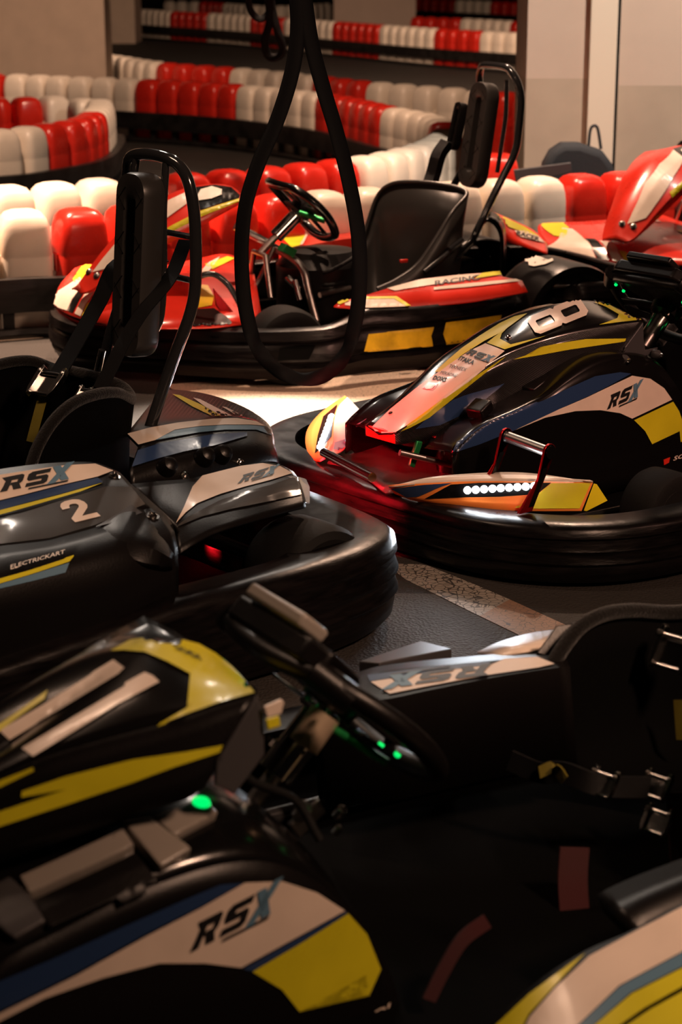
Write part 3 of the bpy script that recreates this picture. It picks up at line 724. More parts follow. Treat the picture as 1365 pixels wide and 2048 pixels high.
def digit8(K, c, u, v, m, parent):
    o8 = [(-.5, -.28), (-.38, -.5), (.38, -.5), (.5, -.28), (.5, -.1), (.38, 0)]
    def lobe(cy):
        O = [(-.5, -.2), (-.33, -.27), (.33, -.27), (.5, -.2), (.5, .2), (.33, .27), (-.33, .27), (-.5, .2)]; I = [(-.2, -.13), (-.14, -.15), (.14, -.15), (.2, -.13), (.2, .13), (.14, .15), (-.14, .15), (-.2, .13)]
        return ring2([(x, y+cy) for x, y in O], [(x, y+cy) for x, y in I])
    P = lobe(-.24)+lobe(.24)
    decal(K, 'digit_eight', [[(c[0]+u[0]*x+v[0]*y, c[1]+u[1]*x+v[1]*y) for x, y in p] for p in P], m, off=.0034, maxlen=6, parent=parent)
digit8(K8, (1116, 634), (23, 34), (104, -42), M['cream'], fairing)
for x, y in ((1018, 675), (783, 829), (1192, 601)): bolt(K8, x, y, .006, parent=fairing)
# battery pod between the driver's legs
podo = [(907, 908), (925, 888), (968, 852), (1036, 822), (1090, 797), (1138, 762), (1190, 733), (1240, 721), (1290, 724), (1330, 744), (1362, 785), (1395, 850), (1412, 930), (1415, 1010)]
top = [fr.l(x, y, .20) for x, y in podo]; bot = [Vector((p.x, .20, .05)) for p in top]; bot[0].z = bot[1].z = .17
rmp = lambda p: max(0, min(1, (p.x-.25)/.35))
inn = [Vector((p.x+.01, .17, p.z+.018*rmp(p))) for p in top]; ctr = [Vector((p.x+.02, 0, p.z+.045*rmp(p)-.02*(1-rmp(p)))) for p in top]; up2 = [Vector((p.x+.02, .10, p.z+.04*rmp(p)-.01*(1-rmp(p)))) for p in top]
pod = skin(K8, 'battery_pod', [ctr, up2, inn, top], M['black_gloss'], n=48, sol=.004, mirror=True, m=9)
pods = skin(K8, 'pod_side', [top, bot], M['black_gloss'], n=48, sol=.004, mirror=True, m=8, parent=pod, smooth=True)
D8('blue_band', [(907, 905), (915, 885), (968, 850), (1036, 820), (1090, 799), (1138, 775), (1190, 752), (1240, 744), (1262, 747), (1220, 770), (1172, 794), (1118, 818), (1029, 860), (960, 888)], 'blue', parent=pod)
D8('cream_band', [(1029, 860), (1118, 818), (1172, 795), (1222, 771), (1264, 751), (1300, 757), (1328, 776), (1344, 799), (1264, 837), (1240, 826), (1200, 820), (1150, 822), (1090, 835)], 'cream', parent=pod)
D8('yellow_band', [(1268, 840), (1346, 803), (1358, 822), (1368, 850), (1370, 880), (1361, 884), (1359, 862), (1304, 888), (1290, 862)], 'yellow', parent=pod)
rsx(K8, (1213, 819), (1278, 790), (6, -25), parent=pod)
text(K8, 'lettering', 'SODI', (1345, 921), (1385, 909), (3, -9), M['cream'], bold=.02, parent=pod)
D8('red_badge', [(1327, 919), (1340, 914), (1338, 925), (1328, 930)], 'red_body', parent=pod, off=.002)
for x, y, l in ((1075, 768, .12), (1120, 744, .13), (1180, 722, .13)):
    q = fr.l(x, y, l); box('latch', q, (.075, .05, .022), M['black_satin'], pod, bev=.005, rot=(0, -22, 0))
q = fr.l(960, 818, .13); box('pod_vent', q, (.05, .05, .03), M['black_satin'], pod, bev=.006, rot=(0, -25, 10))
# apron (carbon look tray at the nose)
def Z8(pts): return [fr.z(x, y, z) for x, y, z in pts]
skin(K8, 'nose_tray', [Z8([(672, 905, .165), (700, 872, .17), (735, 858, .175), (770, 880, .175), (815, 905, .17), (880, 915, .165), (980, 915, .16)]),
                       Z8([(655, 925, .16), (700, 935, .165), (740, 960, .16), (780, 988, .16), (830, 968, .165), (900, 955, .17), (1010, 945, .17)])], M['carbon'], n=20, m=6, sol=.004)
# lamp pods (orange to yellow vinyl, lens strip)
def lamp_pod(side):
    rt = empty('headlight_pod', (0, 0, 0)); rt.parent = K8['root']; K = K8
    if side > 0:
        E = Z8([(778, 973, .19), (839, 967, .20), (925, 963, .205), (1010, 962, .21), (1103, 963, .21), (1187, 965, .205)])
        F = Z8([(790, 988, .165), (839, 1004, .15), (925, 1013, .15), (1000, 1020, .15), (1080, 1022, .15), (1164, 1021, .155)])
        T = Z8([(800, 968, .195), (856, 955, .21), (925, 948, .215), (1010, 944, .22), (1080, 948, .22), (1180, 963, .21)])
    else:
        E = Z8([(640, 921, .165), (655, 905, .175), (667, 885, .19), (668, 850, .205), (676, 815, .22), (695, 794, .225)])
        F = Z8([(628, 921, .15), (616, 905, .15), (611, 880, .155), (618, 853, .165), (645, 822, .185), (690, 791, .215)])
        T = Z8([(668, 905, .18), (682, 903, .18), (694, 890, .19), (705, 868, .205), (725, 848, .215), (737, 836, .22)])
    a = skin(K, 'pod_face', [E, F], M['orange'], n=24, sol=.004, m=5, parent=rt, smooth=True)
    b = skin(K, 'pod_top', [T, E], M['cream'], n=24, sol=.004, m=4, parent=rt)
    if side > 0:
        D8('dark_panel', [(850, 997), (902, 969), (960, 966), (1103, 966), (1075, 989), (1000, 994), (925, 995)], 'black_gloss', parent=rt)
        D8('yellow_field', [(1103, 967), (1182, 967), (1160, 1018), (1080, 1018), (1030, 1016), (1075, 990)], 'yellow', parent=rt)
        D8('blue_field', [(782, 976), (845, 969), (905, 966), (880, 974), (838, 992), (815, 994)], 'blue', parent=rt)
        prism('side_reflector', Z8([(1188, 966, .205), (1211, 1000, .16), (1167, 1022, .15)]), (.012, 0, -.004), M['led_yellow'], rt, bev=.002)
        n = 9; pts = [(936+16.6*i, 981-1.0*i) for i in range(n)]; r = .0088
        D8('lens_tray', [(924, 968), (1085, 966), (1082, 985), (924, 989)], 'red_body' if False else 'chrome', parent=rt, off=.002)
    else:
        D8('dark_panel', [(676, 810), (648, 834), (637, 872), (631, 908), (648, 894), (664, 874), (667, 850), (669, 832)], 'black_gloss', parent=rt)
        D8('blue_field', [(682, 903), (694, 890), (704, 866), (722, 848), (735, 838), (714, 850), (690, 880), (670, 886), (668, 900)], 'steelblue', parent=rt)
        text(K8, 'lettering', 'RACE KARTING', (694, 853), (716, 830), (-3, -4), M['ink'], bold=0, parent=rt, ml=5)
        n = 9; pts = [(641+3.2*i-.05*i*i, 894-7.5*i) for i in range(n)]; r = .0085
    T_ = bvh_of(K8)
    for x, y in pts:
        d = pray(x, y).normalized(); h, nr, i, ds = T_.ray_cast(CAM, d)
        if h is None: continue
        if nr.dot(d) > 0: nr = -nr
        q = fr.loc(h); q2 = fr.loc(h+nr)-q
        lathe('led_lens', [(r*.2, 0), (r, 0), (r, .004), (r*.7, .007), (r*.2, .008)], q, q2, M['led_white'], rt, seg=16)
    # the light these lamps throw forward
    q = (E[1]+E[3]+F[1]+F[3])/4; dd = bpy.data.lights.new('head_lamp_light', 'AREA'); dd.energy = .45; dd.color = (.85, .92, 1); dd.shape = 'RECTANGLE'; dd.size = .15; dd.size_y = .02; dd.spread = 2.0
    lo = bpy.data.objects.new('head_lamp_light', dd); COL.objects.link(lo); lo.parent = rt
    nv = Vector((-.85, -.35*side if side < 0 else -.5, .12)); lo.location = L2(q)+Vector((-.02, -.02*side, .01)); lo.rotation_euler = nv.to_track_quat('-Z', 'Y').to_euler()
    return rt
lamp_pod(1); lamp_pod(-1)
# front tube and bracket
tube('front_bar', [fr.z(648, 905, .185), fr.z(745, 955, .185)], .012, M['chrome'], K8['root'], smooth=False)
tube('front_bar', [fr.z(668, 962, .09), fr.z(725, 985, .09)], .010, M['chrome'], K8['root'], smooth=False)
# aluminium pedals, the tail lamp's red glow put into their colour
def pedal(K, s, mt='red_alu', px=None):
    f = K['fr']; r = empty('pedal', (0, 0, 0)); r.parent = K['root']
    a = f.l(1012, 872, .30); b_ = f.l(1103, 905, .44)
    a = Vector((a.x, s*.30, a.z)); b_ = Vector((b_.x, s*.43, b_.z))
    tube('pedal_bar', [a, b_], .013, M['steel'], r, smooth=False, seg=18)
    for l_, a in ((.297, a), (.43, b_)):
        for dd in (0,):
            P = []
            for k in range(9):
                an = PI*k/8; P.append((a.x+math.cos(an)*-.020, s*l_, a.z+math.sin(an)*.020))
            P = P[::-1]
            out = [(p[0], p[1], p[2]) for p in P]+[(a.x-.055, s*l_, a.z-.13), (a.x-.095, s*l_, a.z-.13)]
            prism('pedal_plate', out, (0, s*.007, 0), M[mt], r, bev=.0015)
            lathe('plate_eye', [(.010, 0), (.016, 0), (.016, .004), (.010, .004)], (a.x, s*(l_+.007), a.z), (0, s, 0), M['black_gloss'], r, seg=20)
            prism('plate_slot', [(a.x-.022, s*(l_+.0075), a.z-.035), (a.x-.008, s*(l_+.0075), a.z-.035), (a.x-.050, s*(l_+.0075), a.z-.12), (a.x-.066, s*(l_+.0075), a.z-.12)], (0, s*.001, 0), M['black_gloss'], r, bev=0)
    return r
pedal(K8, 1); 
# linkage behind the nose: red knuckle, green lever
lathe('steering_knuckle', [(.01, -.05), (.03, -.05), (.038, -.02), (.038, .02), (.03, .05), (.01, .05)], fr.l(905, 905, .10), (0, .3, 1), M['black_gloss'], K8['root'])
prism('brake_lever', [fr.l(830, 880, .06), fr.l(842, 882, .06), fr.l(825, 935, .06), fr.l(815, 930, .06)], (0, .01, 0), M['green_alu'], K8['root'])
prism('brake_link', [fr.l(862, 872, .07), fr.l(878, 868, .07), fr.l(893, 915, .07), fr.l(883, 922, .07)], (0, .012, 0), M['red_alu'], K8['root'])
tube('brake_rod', [fr.l(800, 905, .07), fr.l(905, 930, .12)], .008, M['steel'], K8['root'], smooth=False)
steering(K8, fr.l(1335, 618, 0), r=.175)
seat_shell(K8, [(1.25, .2, .30), (1.45, .21, .42), (1.6, .2, .5)], [(1.72, .12, .56), (1.75, 0, .58), (1.72, -.12, .56)], [(1.6, -.2, .5), (1.45, -.21, .42), (1.25, -.2, .30)])
# ================================================================== kart number 2 (rear half in view, at left)
P2 = CAM+pray(270, 520)*4.2; a40 = math.radians(40)
K2 = new_kart((P2.x-1.8*math.cos(a40), P2.y-1.8*math.sin(a40)), 40, 'black electric go-kart with number 2 and a tall headrest, parked at left')
f2 = K2['fr']
def R2(pts): return [f2.l(x, y, l) for x, y, l in pts]
bumper(K2, HALF, h_rsx, 'bumper'); floor_pan(K2); rear_wheels(K2); front_wheels(K2)
r0 = R2([(-70, 950, .34), (0, 938, .35), (100, 926, .36), (190, 925, .37), (240, 945, .39)])
r1 = R2([(-70, 1058, .45), (0, 1032, .45), (100, 1003, .45), (190, 975, .45), (262, 968, .46)])
r2 = R2([(-70, 1112, .57), (0, 1092, .57), (100, 1078, .57), (200, 1052, .56), (300, 1015, .53)])
r3 = R2([(-70, 1150, .63), (0, 1135, .63), (120, 1110, .63), (240, 1070, .61), (342, 1050, .585)])
r4 = R2([(-70, 1200, .67), (0, 1182, .67), (130, 1160, .67), (260, 1130, .665), (357, 1113, .64)])
podl = skin(K2, 'side_pod', [r0, r1, r2], M['black_satin'], n=36, m=9, mirror='sep', auto=60)
r5 = [Vector((p.x, p.y-.01, .10)) for p in r4]
podv = skin(K2, 'side_pod_skirt', [r2, r3, r4, r5], M['black_satin'], n=36, m=9, mirror='sep', auto=60, parent=podl)
D2 = lambda n, p, m, **k: decal(K2, n, p, M[m], parent=k.pop('parent', podl), **k)
D2('carbon_panel', [(-50, 1058), (0, 1042), (100, 1010), (190, 982), (210, 975), (262, 975), (290, 1010), (190, 1052), (100, 1078), (0, 1090), (-50, 1100)], 'carbon', maxlen=14)
D2('cream_stripe', [(-50, 968), (0, 951), (60, 942), (130, 932), (190, 929), (226, 943), (195, 955), (120, 972), (50, 990), (-50, 1014)], 'cream', maxlen=14)
D2('blue_stripe', [(-50, 1016), (50, 992), (120, 974), (195, 957), (206, 966), (120, 990), (50, 1008), (0, 1022), (-50, 1036)], 'blue', maxlen=14)
D2('yellow_stripe', [(-50, 1038), (0, 1023), (50, 1010), (120, 992), (205, 968), (160, 986), (60, 1015), (0, 1032), (-50, 1052)], 'yellow', maxlen=14, off=.0034)
D2('carbon_flash', [(190, 1057), (235, 1030), (262, 1011), (284, 1028), (245, 1044)], 'grey_plastic', off=.0034)
rsx(K2, (0, 987), (145, 958), (2, -24), parent=podl)
def digit2(K, f, m, parent, name='digit_two'):
    """f maps unit coords to pixels"""
    O = [(0, .66), (.03, .82), (.14, .94), (.32, 1), (.62, 1), (.82, .93), (.92, .78), (.92, .62), (.84, .50), (.42, .2), (.98, .2), (.98, 0), (0, 0), (0, .2), (.6, .62), (.64, .70), (.6, .78), (.5, .81), (.38, .80), (.31, .74), (.29, .66)]
    decal(K, name, [[f(x, y) for x, y in O]], m, off=.0038, maxlen=7, parent=parent)
digit2(K2, lambda x, y: (112+x*52+(1-y)*38, 1014-x*13+(1-y)*38-4), M['cream'], podl)
D2('yellow_stripe', [(-40, 1170), (0, 1158), (60, 1141), (148, 1112), (138, 1124), (60, 1150), (0, 1168), (-40, 1180)], 'yellow', parent=podv)
D2('grey_stripe', [(-40, 1182), (0, 1169), (60, 1151), (138, 1126), (130, 1146), (60, 1164), (0, 1178), (-40, 1190)], 'steelblue', parent=podv)
text(K2, 'lettering', 'ELECTRICKART', (20, 1141), (129, 1110), (1, -8), M['white_paint'], bold=.01, parent=podv, slant=.2)
# rear wing over the wheel
q0 = R2([(262, 968, .40), (320, 962, .38), (380, 957, .36), (430, 945, .35), (480, 932, .34), (525, 925, .34), (562, 930, .34), (588, 943, .35)])
q1 = R2([(348, 1052, .53), (368, 1034, .52), (400, 1015, .50), (440, 1000, .49), (490, 983, .48), (540, 972, .47), (575, 965, .46), (600, 963, .46)])
q2 = R2([(353, 1072, .565), (380, 1058, .56), (420, 1043, .555), (460, 1032, .55), (500, 1022, .545), (545, 1012, .54), (580, 1004, .53), (611, 998, .525)])
q3 = R2([(358, 1108, .60), (385, 1090, .60), (420, 1070, .59), (460, 1055, .585), (500, 1043, .575), (545, 1031, .565), (580, 1021, .555), (612, 1013, .545)])
wing = skin(K2, 'rear_wing', [q0, q1, q2, q3], M['black_satin'], n=40, m=12, mirror='sep', auto=50)
# swell in front of the wheel joining pod and wing
skin(K2, 'pod_swell', [R2([(262, 968, .45), (300, 1000, .50), (340, 1040, .55), (353, 1072, .565), (358, 1108, .60)]),
                      R2([(200, 1052, .56), (240, 1060, .60), (290, 1072, .63), (325, 1090, .65), (345, 1112, .66)]),
                      R2([(195, 1080, .60), (235, 1098, .64), (280, 1115, .665), (320, 1122, .67), (345, 1122, .67)]), R2([(200, 1130, .62), (240, 1140, .64), (280, 1145, .65), (320, 1145, .65), (345, 1140, .65)])], M['black_satin'], n=20, m=8, mirror='sep', parent=podl)
D2('gold_panel', [(352, 1048), (368, 1015), (385, 975), (405, 953), (440, 944), (480, 934), (525, 928), (560, 934), (585, 948), (540, 962), (490, 975), (440, 990), (395, 1008), (372, 1026)], 'cream', parent=wing)
D2('carbon_band', [(353, 1056), (375, 1036), (440, 1002), (490, 985), (540, 972), (590, 955), (603, 990), (545, 1003), (460, 1020), (400, 1036)], 'carbon', parent=wing)
rsx(K2, (475, 971), (552, 948), (9, -15), parent=wing)
# corner lamp lens
prism('corner_lens', [f2.l(597, 953, .44), f2.l(614, 957, .45), f2.l(621, 975, .46), f2.l(621, 1008, .50), f2.l(607, 1006, .53), f2.l(600, 980, .49)], (-.02, -.03, 0), M['lens_clear'], wing, bev=.003)
# engine cover with white and blue bands, and its far flank
c0 = R2([(253, 868, .14), (300, 856, .14), (355, 846, .13), (426, 838, .12), (474, 837, .11), (512, 843, .10), (535, 854, .09), (546, 866, .08)])
c1 = R2([(277, 892, .20), (320, 876, .20), (370, 868, .20), (426, 862, .20), (474, 859, .19), (512, 860, .18), (536, 866, .17), (549, 878, .16)])
c2 = R2([(260, 940, .27), (310, 924, .27), (370, 908, .27), (426, 897, .27), (474, 889, .26), (512, 882, .25), (536, 882, .24), (550, 890, .23)])
c3 = R2([(262, 970, .30), (310, 964, .30), (370, 958, .31), (426, 948, .31), (474, 934, .31), (516, 925, .31), (545, 922, .30), (559, 926, .29)])
cf = R2([(325, 778, -.30), (360, 780, -.30), (400, 785, -.30), (440, 795, -.30), (480, 810, -.30), (510, 826, -.30), (535, 845, -.30), (546, 862, -.28)])
cover = skin(K2, 'rear_cover', [cf, c0, c1, c2, c3], M['black_satin'], n=36, sol=.004, m=0, auto=30)
D2c = lambda n, p, m, **k: decal(K2, n, p, M[m], parent=cover, **k)
D2c('cream_band', [(255, 869), (300, 857), (355, 847), (426, 839), (474, 838), (512, 844), (530, 853), (500, 851), (450, 851), (400, 854), (350, 861), (310, 882), (277, 891)], 'cream')
D2c('blue_band', [(310, 882), (350, 862), (400, 855), (450, 852), (500, 852), (532, 855), (544, 872), (512, 861), (450, 861), (400, 866), (350, 875)], 'steelblue')
D2c('silver_band', [(264, 936), (276, 903), (320, 889), (380, 879), (426, 871), (494, 867), (494, 874), (430, 893), (370, 905), (320, 918)], 'blue', off=.0034)
D2c('yellow_band', [(345, 790), (360, 792), (400, 810), (442, 833), (425, 834), (385, 815)], 'yellow')
D2c('white_band', [(386, 797), (400, 800), (464, 833), (444, 834), (410, 815)], 'white_paint')
D2c('white_band', [(444, 815), (452, 816), (486, 833), (474, 833)], 'white_paint')
for x, y, r in ((228, 953, .009), (305, 1033, .009), (370, 952, .008), (480, 925, .007)): bolt(K2, x, y, r, parent=cover)
for x, y, l in ((345, 925, .31), (420, 905, .31), (455, 900, .31)):
    lathe('moulded_boss', [(.022, -.03), (.020, -.014), (.015, -.004), (.009, -.001), (.003, 0)], f2.l(x, y, l), (0, .8, .6), M['black_satin'], cover)
# tail lamp at the back edge
tl_ = empty('tail_light', (0, 0, 0)); tl_.parent = K2['root']
box('lamp_housing', (1.975, .05, .245), (.02, .40, .05), M['black_satin'], tl_)
box('lamp_lens', (1.988, .05, .245), (.008, .36, .035), M['led_red'], tl_, bev=.002)
d = bpy.data.lights.new('tail_lamp_light', 'AREA'); d.energy = 13; d.spread = 1.15; d.color = (1, .01, .02); d.shape = 'RECTANGLE'; d.size = .36; d.size_y = .035
o = bpy.data.objects.new('tail_lamp_light', d); COL.objects.link(o); o.parent = tl_; o.location = L2((1.998, .05, .225)); o.rotation_euler = (0, math.radians(-68), 0)
# headrest hoop, pad, seat, belts
b1 = 1.86
def hp(x, y, s=1): q = f2.b(x, y, b1); return q
near = [f2.l(296, 868, .10), f2.l(322, 790, .11), f2.l(352, 705, .12), f2.l(378, 635, .125), f2.l(390, 580, .125), f2.l(392, 500, .125), f2.l(388, 420, .12), f2.l(375, 358, .105)]
far = [Vector((p.x, -p.y-.02, p.z)) for p in near]
hoop = empty('headrest', (0, 0, 0)); hoop.parent = K2['root']
topm = [near[-1]+Vector((-.005, -.03, .03)), near[-1]+Vector((-.01, -.075, .042)), near[-1]+Vector((-.01, -.15, .042)), far[-1]+Vector((-.005, .02, .03))]
tube('roll_hoop', near+topm+far[::-1], .0135, M['black_tube'], hoop, n=140, seg=16)
inner = [Vector((p.x-.035, p.y*.45, p.z)) for p in near]
tube('inner_post', [inner[-1]+Vector((.02, 0, .03)), inner[-2], inner[4]+Vector((0, 0, .05)), inner[4]+Vector((-.01, 0, -.06)), inner[3]+Vector((-.02, 0, -.05))], .009, M['black_tube'], hoop)
tube('inner_post', [Vector((p.x, -p.y-.02, p.z)) for p in (inner[-1]+Vector((.02, 0, .03)), inner[-2], inner[4]+Vector((0, 0, .05)), inner[4]+Vector((-.01, 0, -.06)), inner[3]+Vector((-.02, 0, -.05)))], .009, M['black_tube'], hoop)
for t in (.35, .75):
    q = near[3].lerp(near[6], t); tube('cross_bar', [q, Vector((q.x, -q.y-.02, q.z))], .007, M['black_tube'], hoop, smooth=False)
def pad(K, top, bot, w, th, parent, m='black_satin'):
    """long cushion with a vertical slot, facing forward"""
    top, bot = Vector(top), Vector(bot); U = (top-bot); h = U.length; U.normalize(); W = Vector((0, 1, 0)); N_ = U.cross(W); 
    if N_.x > 0: N_ = -N_
    c = (top+bot)/2
    def loop(sx, sy, r, n=8):
        P = []
        for qx, qy, a0 in ((1, 1, 0), (-1, 1, 90), (-1, -1, 180), (1, -1, 270)):
            for k in range(n+1):
                a = math.radians(a0+90*k/n); P.append((qx*(sx-r)+math.cos(a)*r, qy*(sy-r)+math.sin(a)*r))
        return P
    out0 = loop(w/2, h/2, w*.42); out1 = loop(w/2*.93, h/2*.985, w*.38); i0 = loop(w*.15, h*.36, w*.12)
    rings = [(out1, -th/2), (out0, -th*.35), (out0, th*.30), (out1, th/2), (loop(w*.20, h*.39, w*.16), th/2), (i0, th*.38), (i0, -th*.1)]
    n = len(out0); vs = []; fs = []
    for P, d in rings:
        for x, y in P: vs.append(L2(c+W*x+U*y+N_*d))
    for i in range(len(rings)-1):
        for k in range(n): fs.append((i*n+k, i*n+(k+1) % n, (i+1)*n+(k+1) % n, (i+1)*n+k))
    fs.append(tuple(range(n))); fs.append(tuple(range((len(rings)-1)*n, len(rings)*n)))
    o = mesh('headrest_pad', vs, fs, M[m], parent, auto=35)
    bm = bmesh.new(); bm.from_mesh(o.data); bmesh.ops.recalc_face_normals(bm, faces=bm.faces); bm.to_mesh(o.data); bm.free()
    for s in (-1, 1):
        for k in range(8):
            y = h*(.42-.12*k); x0, x1 = s*w*.16, s*w*.42
            a, b = c+W*x0+U*(y)+N_*(th/2), c+W*x1+U*(y+.03*(1 if k % 2 else -1))+N_*(th/2-.0005)
            tube('pad_seam', [a, b], .0012, M['black_gloss'], o, seg=6, smooth=False)
    return o
pad(K2, f2.l(283, 345, .015), f2.l(268, 712, .01), .115, .055, hoop, m='seat_plastic')
near_s = [(60, 940, .20), (75, 895, .20), (105, 845, .20), (145, 808, .20), (190, 790, .19), (232, 786, .17)]
seat_shell(K2, [f2.l(*q) for q in near_s], [f2.l(262, 800, .12), f2.l(246, 775, .06), f2.l(200, 756, .02), f2.l(140, 742, -.05)], [f2.l(105, 737, -.17), f2.l(60, 722, -.2), f2.l(0, 729, -.21), f2.l(-60, 755, -.2)], lip_r=.013)
def buckle(K, c, U, W, parent, s=1.0):
    c, U, W = Vector(c), Vector(U).normalized(), Vector(W).normalized(); Nn = U.cross(W).normalized()
    r = empty('buckle', (0, 0, 0)); r.parent = parent
    def at(x, y, z=0): return c+W*x*s+U*y*s+Nn*z*s
    for sx in (-1, 1):
        prism('buckle_cheek', [at(sx*.028, .034), at(sx*.034, .016), at(sx*.032, -.02), at(sx*.026, -.036), at(sx*.022, -.02), at(sx*.022, .03)], Nn*.014*s, M['chrome'], r, bev=.001)
        lathe('rivet', [(.001, 0), (.004*s, 0), (.004*s, .003), (.001, .004)], at(sx*.028, .02, .014), Nn, M['steel'], r, seg=10)
    prism('buckle_plate', [at(-.026, .012), at(.026, .012), at(.026, -.03), at(-.026, -.03)], Nn*.005*s, M['chrome'], r, bev=.0015)
    tube('buckle_bar', [at(-.026, .018, .008), at(.026, .018, .008)], .0045*s, M['chrome'], r, smooth=False)
    tube('buckle_bar', [at(-.026, -.028, .006), at(.026, -.028, .006)], .0035*s, M['chrome'], r, smooth=False)
    return r
hb = empty('harness', (0, 0, 0)); hb.parent = K2['root']
Wd = (.35, 1, 0)
strap('shoulder_belt', [f2.l(335, 520, -.02), f2.l(240, 525, -.07), f2.l(200, 600, -.07), f2.l(150, 690, -.06), f2.l(112, 755, -.05)], (.2, 1, 0), .05, .0025, M['webbing'], hb)
c = f2.l(98, 768, -.045); U2 = (f2.l(150, 690, -.06)-f2.l(98, 768, -.045))
buckle(K2, c, U2, (.3, 1, 0), hb, 1.15)
strap('belt_tail', [f2.l(88, 786, -.045), f2.l(76, 830, -.035), f2.l(62, 884, -.03)], (.2, 1, 0), .028, .002, M['webbing_yellow'], hb)
strap('shoulder_belt', [f2.l(372, 480, .06), f2.l(338, 560, .09), f2.l(285, 625, .11), f2.l(250, 680, .12), f2.l(222, 735, .13), f2.l(200, 778, .13)], (.5, 1, .1), .036, .0025, M['webbing'], hb)
buckle(K2, f2.l(170, 790, .13), U2, (.2, 1, 0), hb, .6)
tube('seat_stay', [f2.l(205, 700, .02), f2.l(190, 760, .0), f2.l(170, 800, 0)], .008, M['black_tube'], K2['root'])
steering(K2, (1.0, 0, .44), led=True)
# ================================================================== kart number 11 (foreground)
t_ = G(330, 1275, .545); a30 = math.radians(30)
K1 = new_kart((t_.x-.8*math.cos(a30), t_.y-.8*math.sin(a30)), 30, 'black and yellow electric go-kart with number 11 in the dark foreground')
f1 = K1['fr']
def R1(pts): return [f1.l(x, y, l) for x, y, l in pts]
bumper(K1, [(b, l*.9) for b, l in HALF], H_LOW, 'bumper'); floor_pan(K1); rear_wheels(K1, l=.42, r=.105); front_wheels(K1)
Cn1 = R1([(-380, 1765, 0), (-205, 1648, 0), (-35, 1525, 0), (48, 1468, 0), (120, 1416, 0), (182, 1370, 0), (242, 1326, 0), (295, 1294, 0), (345, 1279, 0), (395, 1287, 0), (440, 1312, 0), (480, 1348, 0), (508, 1380, 0)])
Cr1 = R1([(-400, 1790, .05), (-250, 1700, .058), (-100, 1605, .068), (0, 1553, .08), (90, 1515, .095), (176, 1488, .11), (260, 1465, .125), (340, 1444, .14), (430, 1416, .156), (513, 1390, .168)])
Lo1 = R1([(-400, 1830, .06), (-250, 1800, .065), (-100, 1760, .085), (0, 1725, .10), (100, 1690, .12), (200, 1655, .14), (300, 1620, .16), (380, 1596, .175), (420, 1560, .178), (436, 1520, .178)])
fa1 = skin(K1, 'number_panel', [Cn1, sh(Cn1, Cr1, .35, .006), sh(Cn1, Cr1, .7, .008), Cr1], M['black_gloss'], n=40, sol=.004, mirror=True, m=9)
fs1 = skin(K1, 'number_panel_side', [Cr1, sh(Cr1, Lo1, .5, 0), Lo1], M['black_satin'], n=40, sol=.004, mirror=True, m=5, parent=fa1)
D1 = lambda n, p, m, **k: decal(K1, n, p, M[m], parent=k.pop('parent', fa1), maxlen=16, **k)
D1('yellow_flash', [(222, 1304), (262, 1282), (308, 1276), (352, 1279), (396, 1290), (430, 1309), (462, 1335), (490, 1365), (510, 1388), (440, 1407), (380, 1428), (314, 1453), (375, 1418), (431, 1400), (425, 1384), (380, 1350), (334, 1325), (290, 1306), (250, 1303)], 'yellow')
D1('yellow_flash', [(-60, 1495), (0, 1450), (44, 1420), (97, 1382), (90, 1400), (44, 1432), (-60, 1510)], 'yellow')
D1('yellow_flash', [(446, 1490), (374, 1503), (264, 1519), (132, 1552), (44, 1582), (43, 1594), (132, 1578), (60, 1602), (0, 1622), (-60, 1645), (-60, 1675), (0, 1652), (132, 1609), (264, 1565), (350, 1533), (440, 1504)], 'yellow')
D1('yellow_flash', [(-60, 1585), (0, 1560), (66, 1534), (68, 1541), (0, 1574), (-60, 1600)], 'yellow')
D1('digit_one', [(0, 1463), (20, 1482), (120, 1422), (238, 1350), (250, 1338), (228, 1322), (190, 1345), (182, 1352), (90, 1410)], 'cream')
D1('digit_one', [(45, 1499), (67, 1515), (160, 1458), (240, 1408), (319, 1366), (306, 1354), (290, 1347), (252, 1368), (250, 1375), (176, 1420)], 'cream')
text(K1, 'lettering', 'SODI', (352, 1303), (402, 1326), (-8, -13), M['ink'], bold=.02, parent=fa1)
for s in (1, -1):
    Q = [f1.l(515, 1392, .172), f1.l(436, 1522, .18), f1.l(430, 1570, .18), f1.l(470, 1590, .18), f1.l(530, 1510, .172), f1.l(528, 1420, .172)]
    prism('mounting_plate', [Vector((q.x, s*q.y, q.z)) for q in Q], (0, -s*.006, 0), M['grey_plastic'], fa1, bev=.002)
prism('plate_label', [f1.l(527, 1412, .178), f1.l(561, 1397, .178), f1.l(566, 1404, .178), f1.l(560, 1426, .178), f1.l(532, 1433, .178)], (0, .004, 0), M['cream'], fa1, bev=.001)
prism('plate_label', [f1.l(530, 1437, .178), f1.l(556, 1430, .178), f1.l(559, 1450, .178), f1.l(534, 1458, .178)], (0, .004, 0), M['yellow'], fa1, bev=.001)
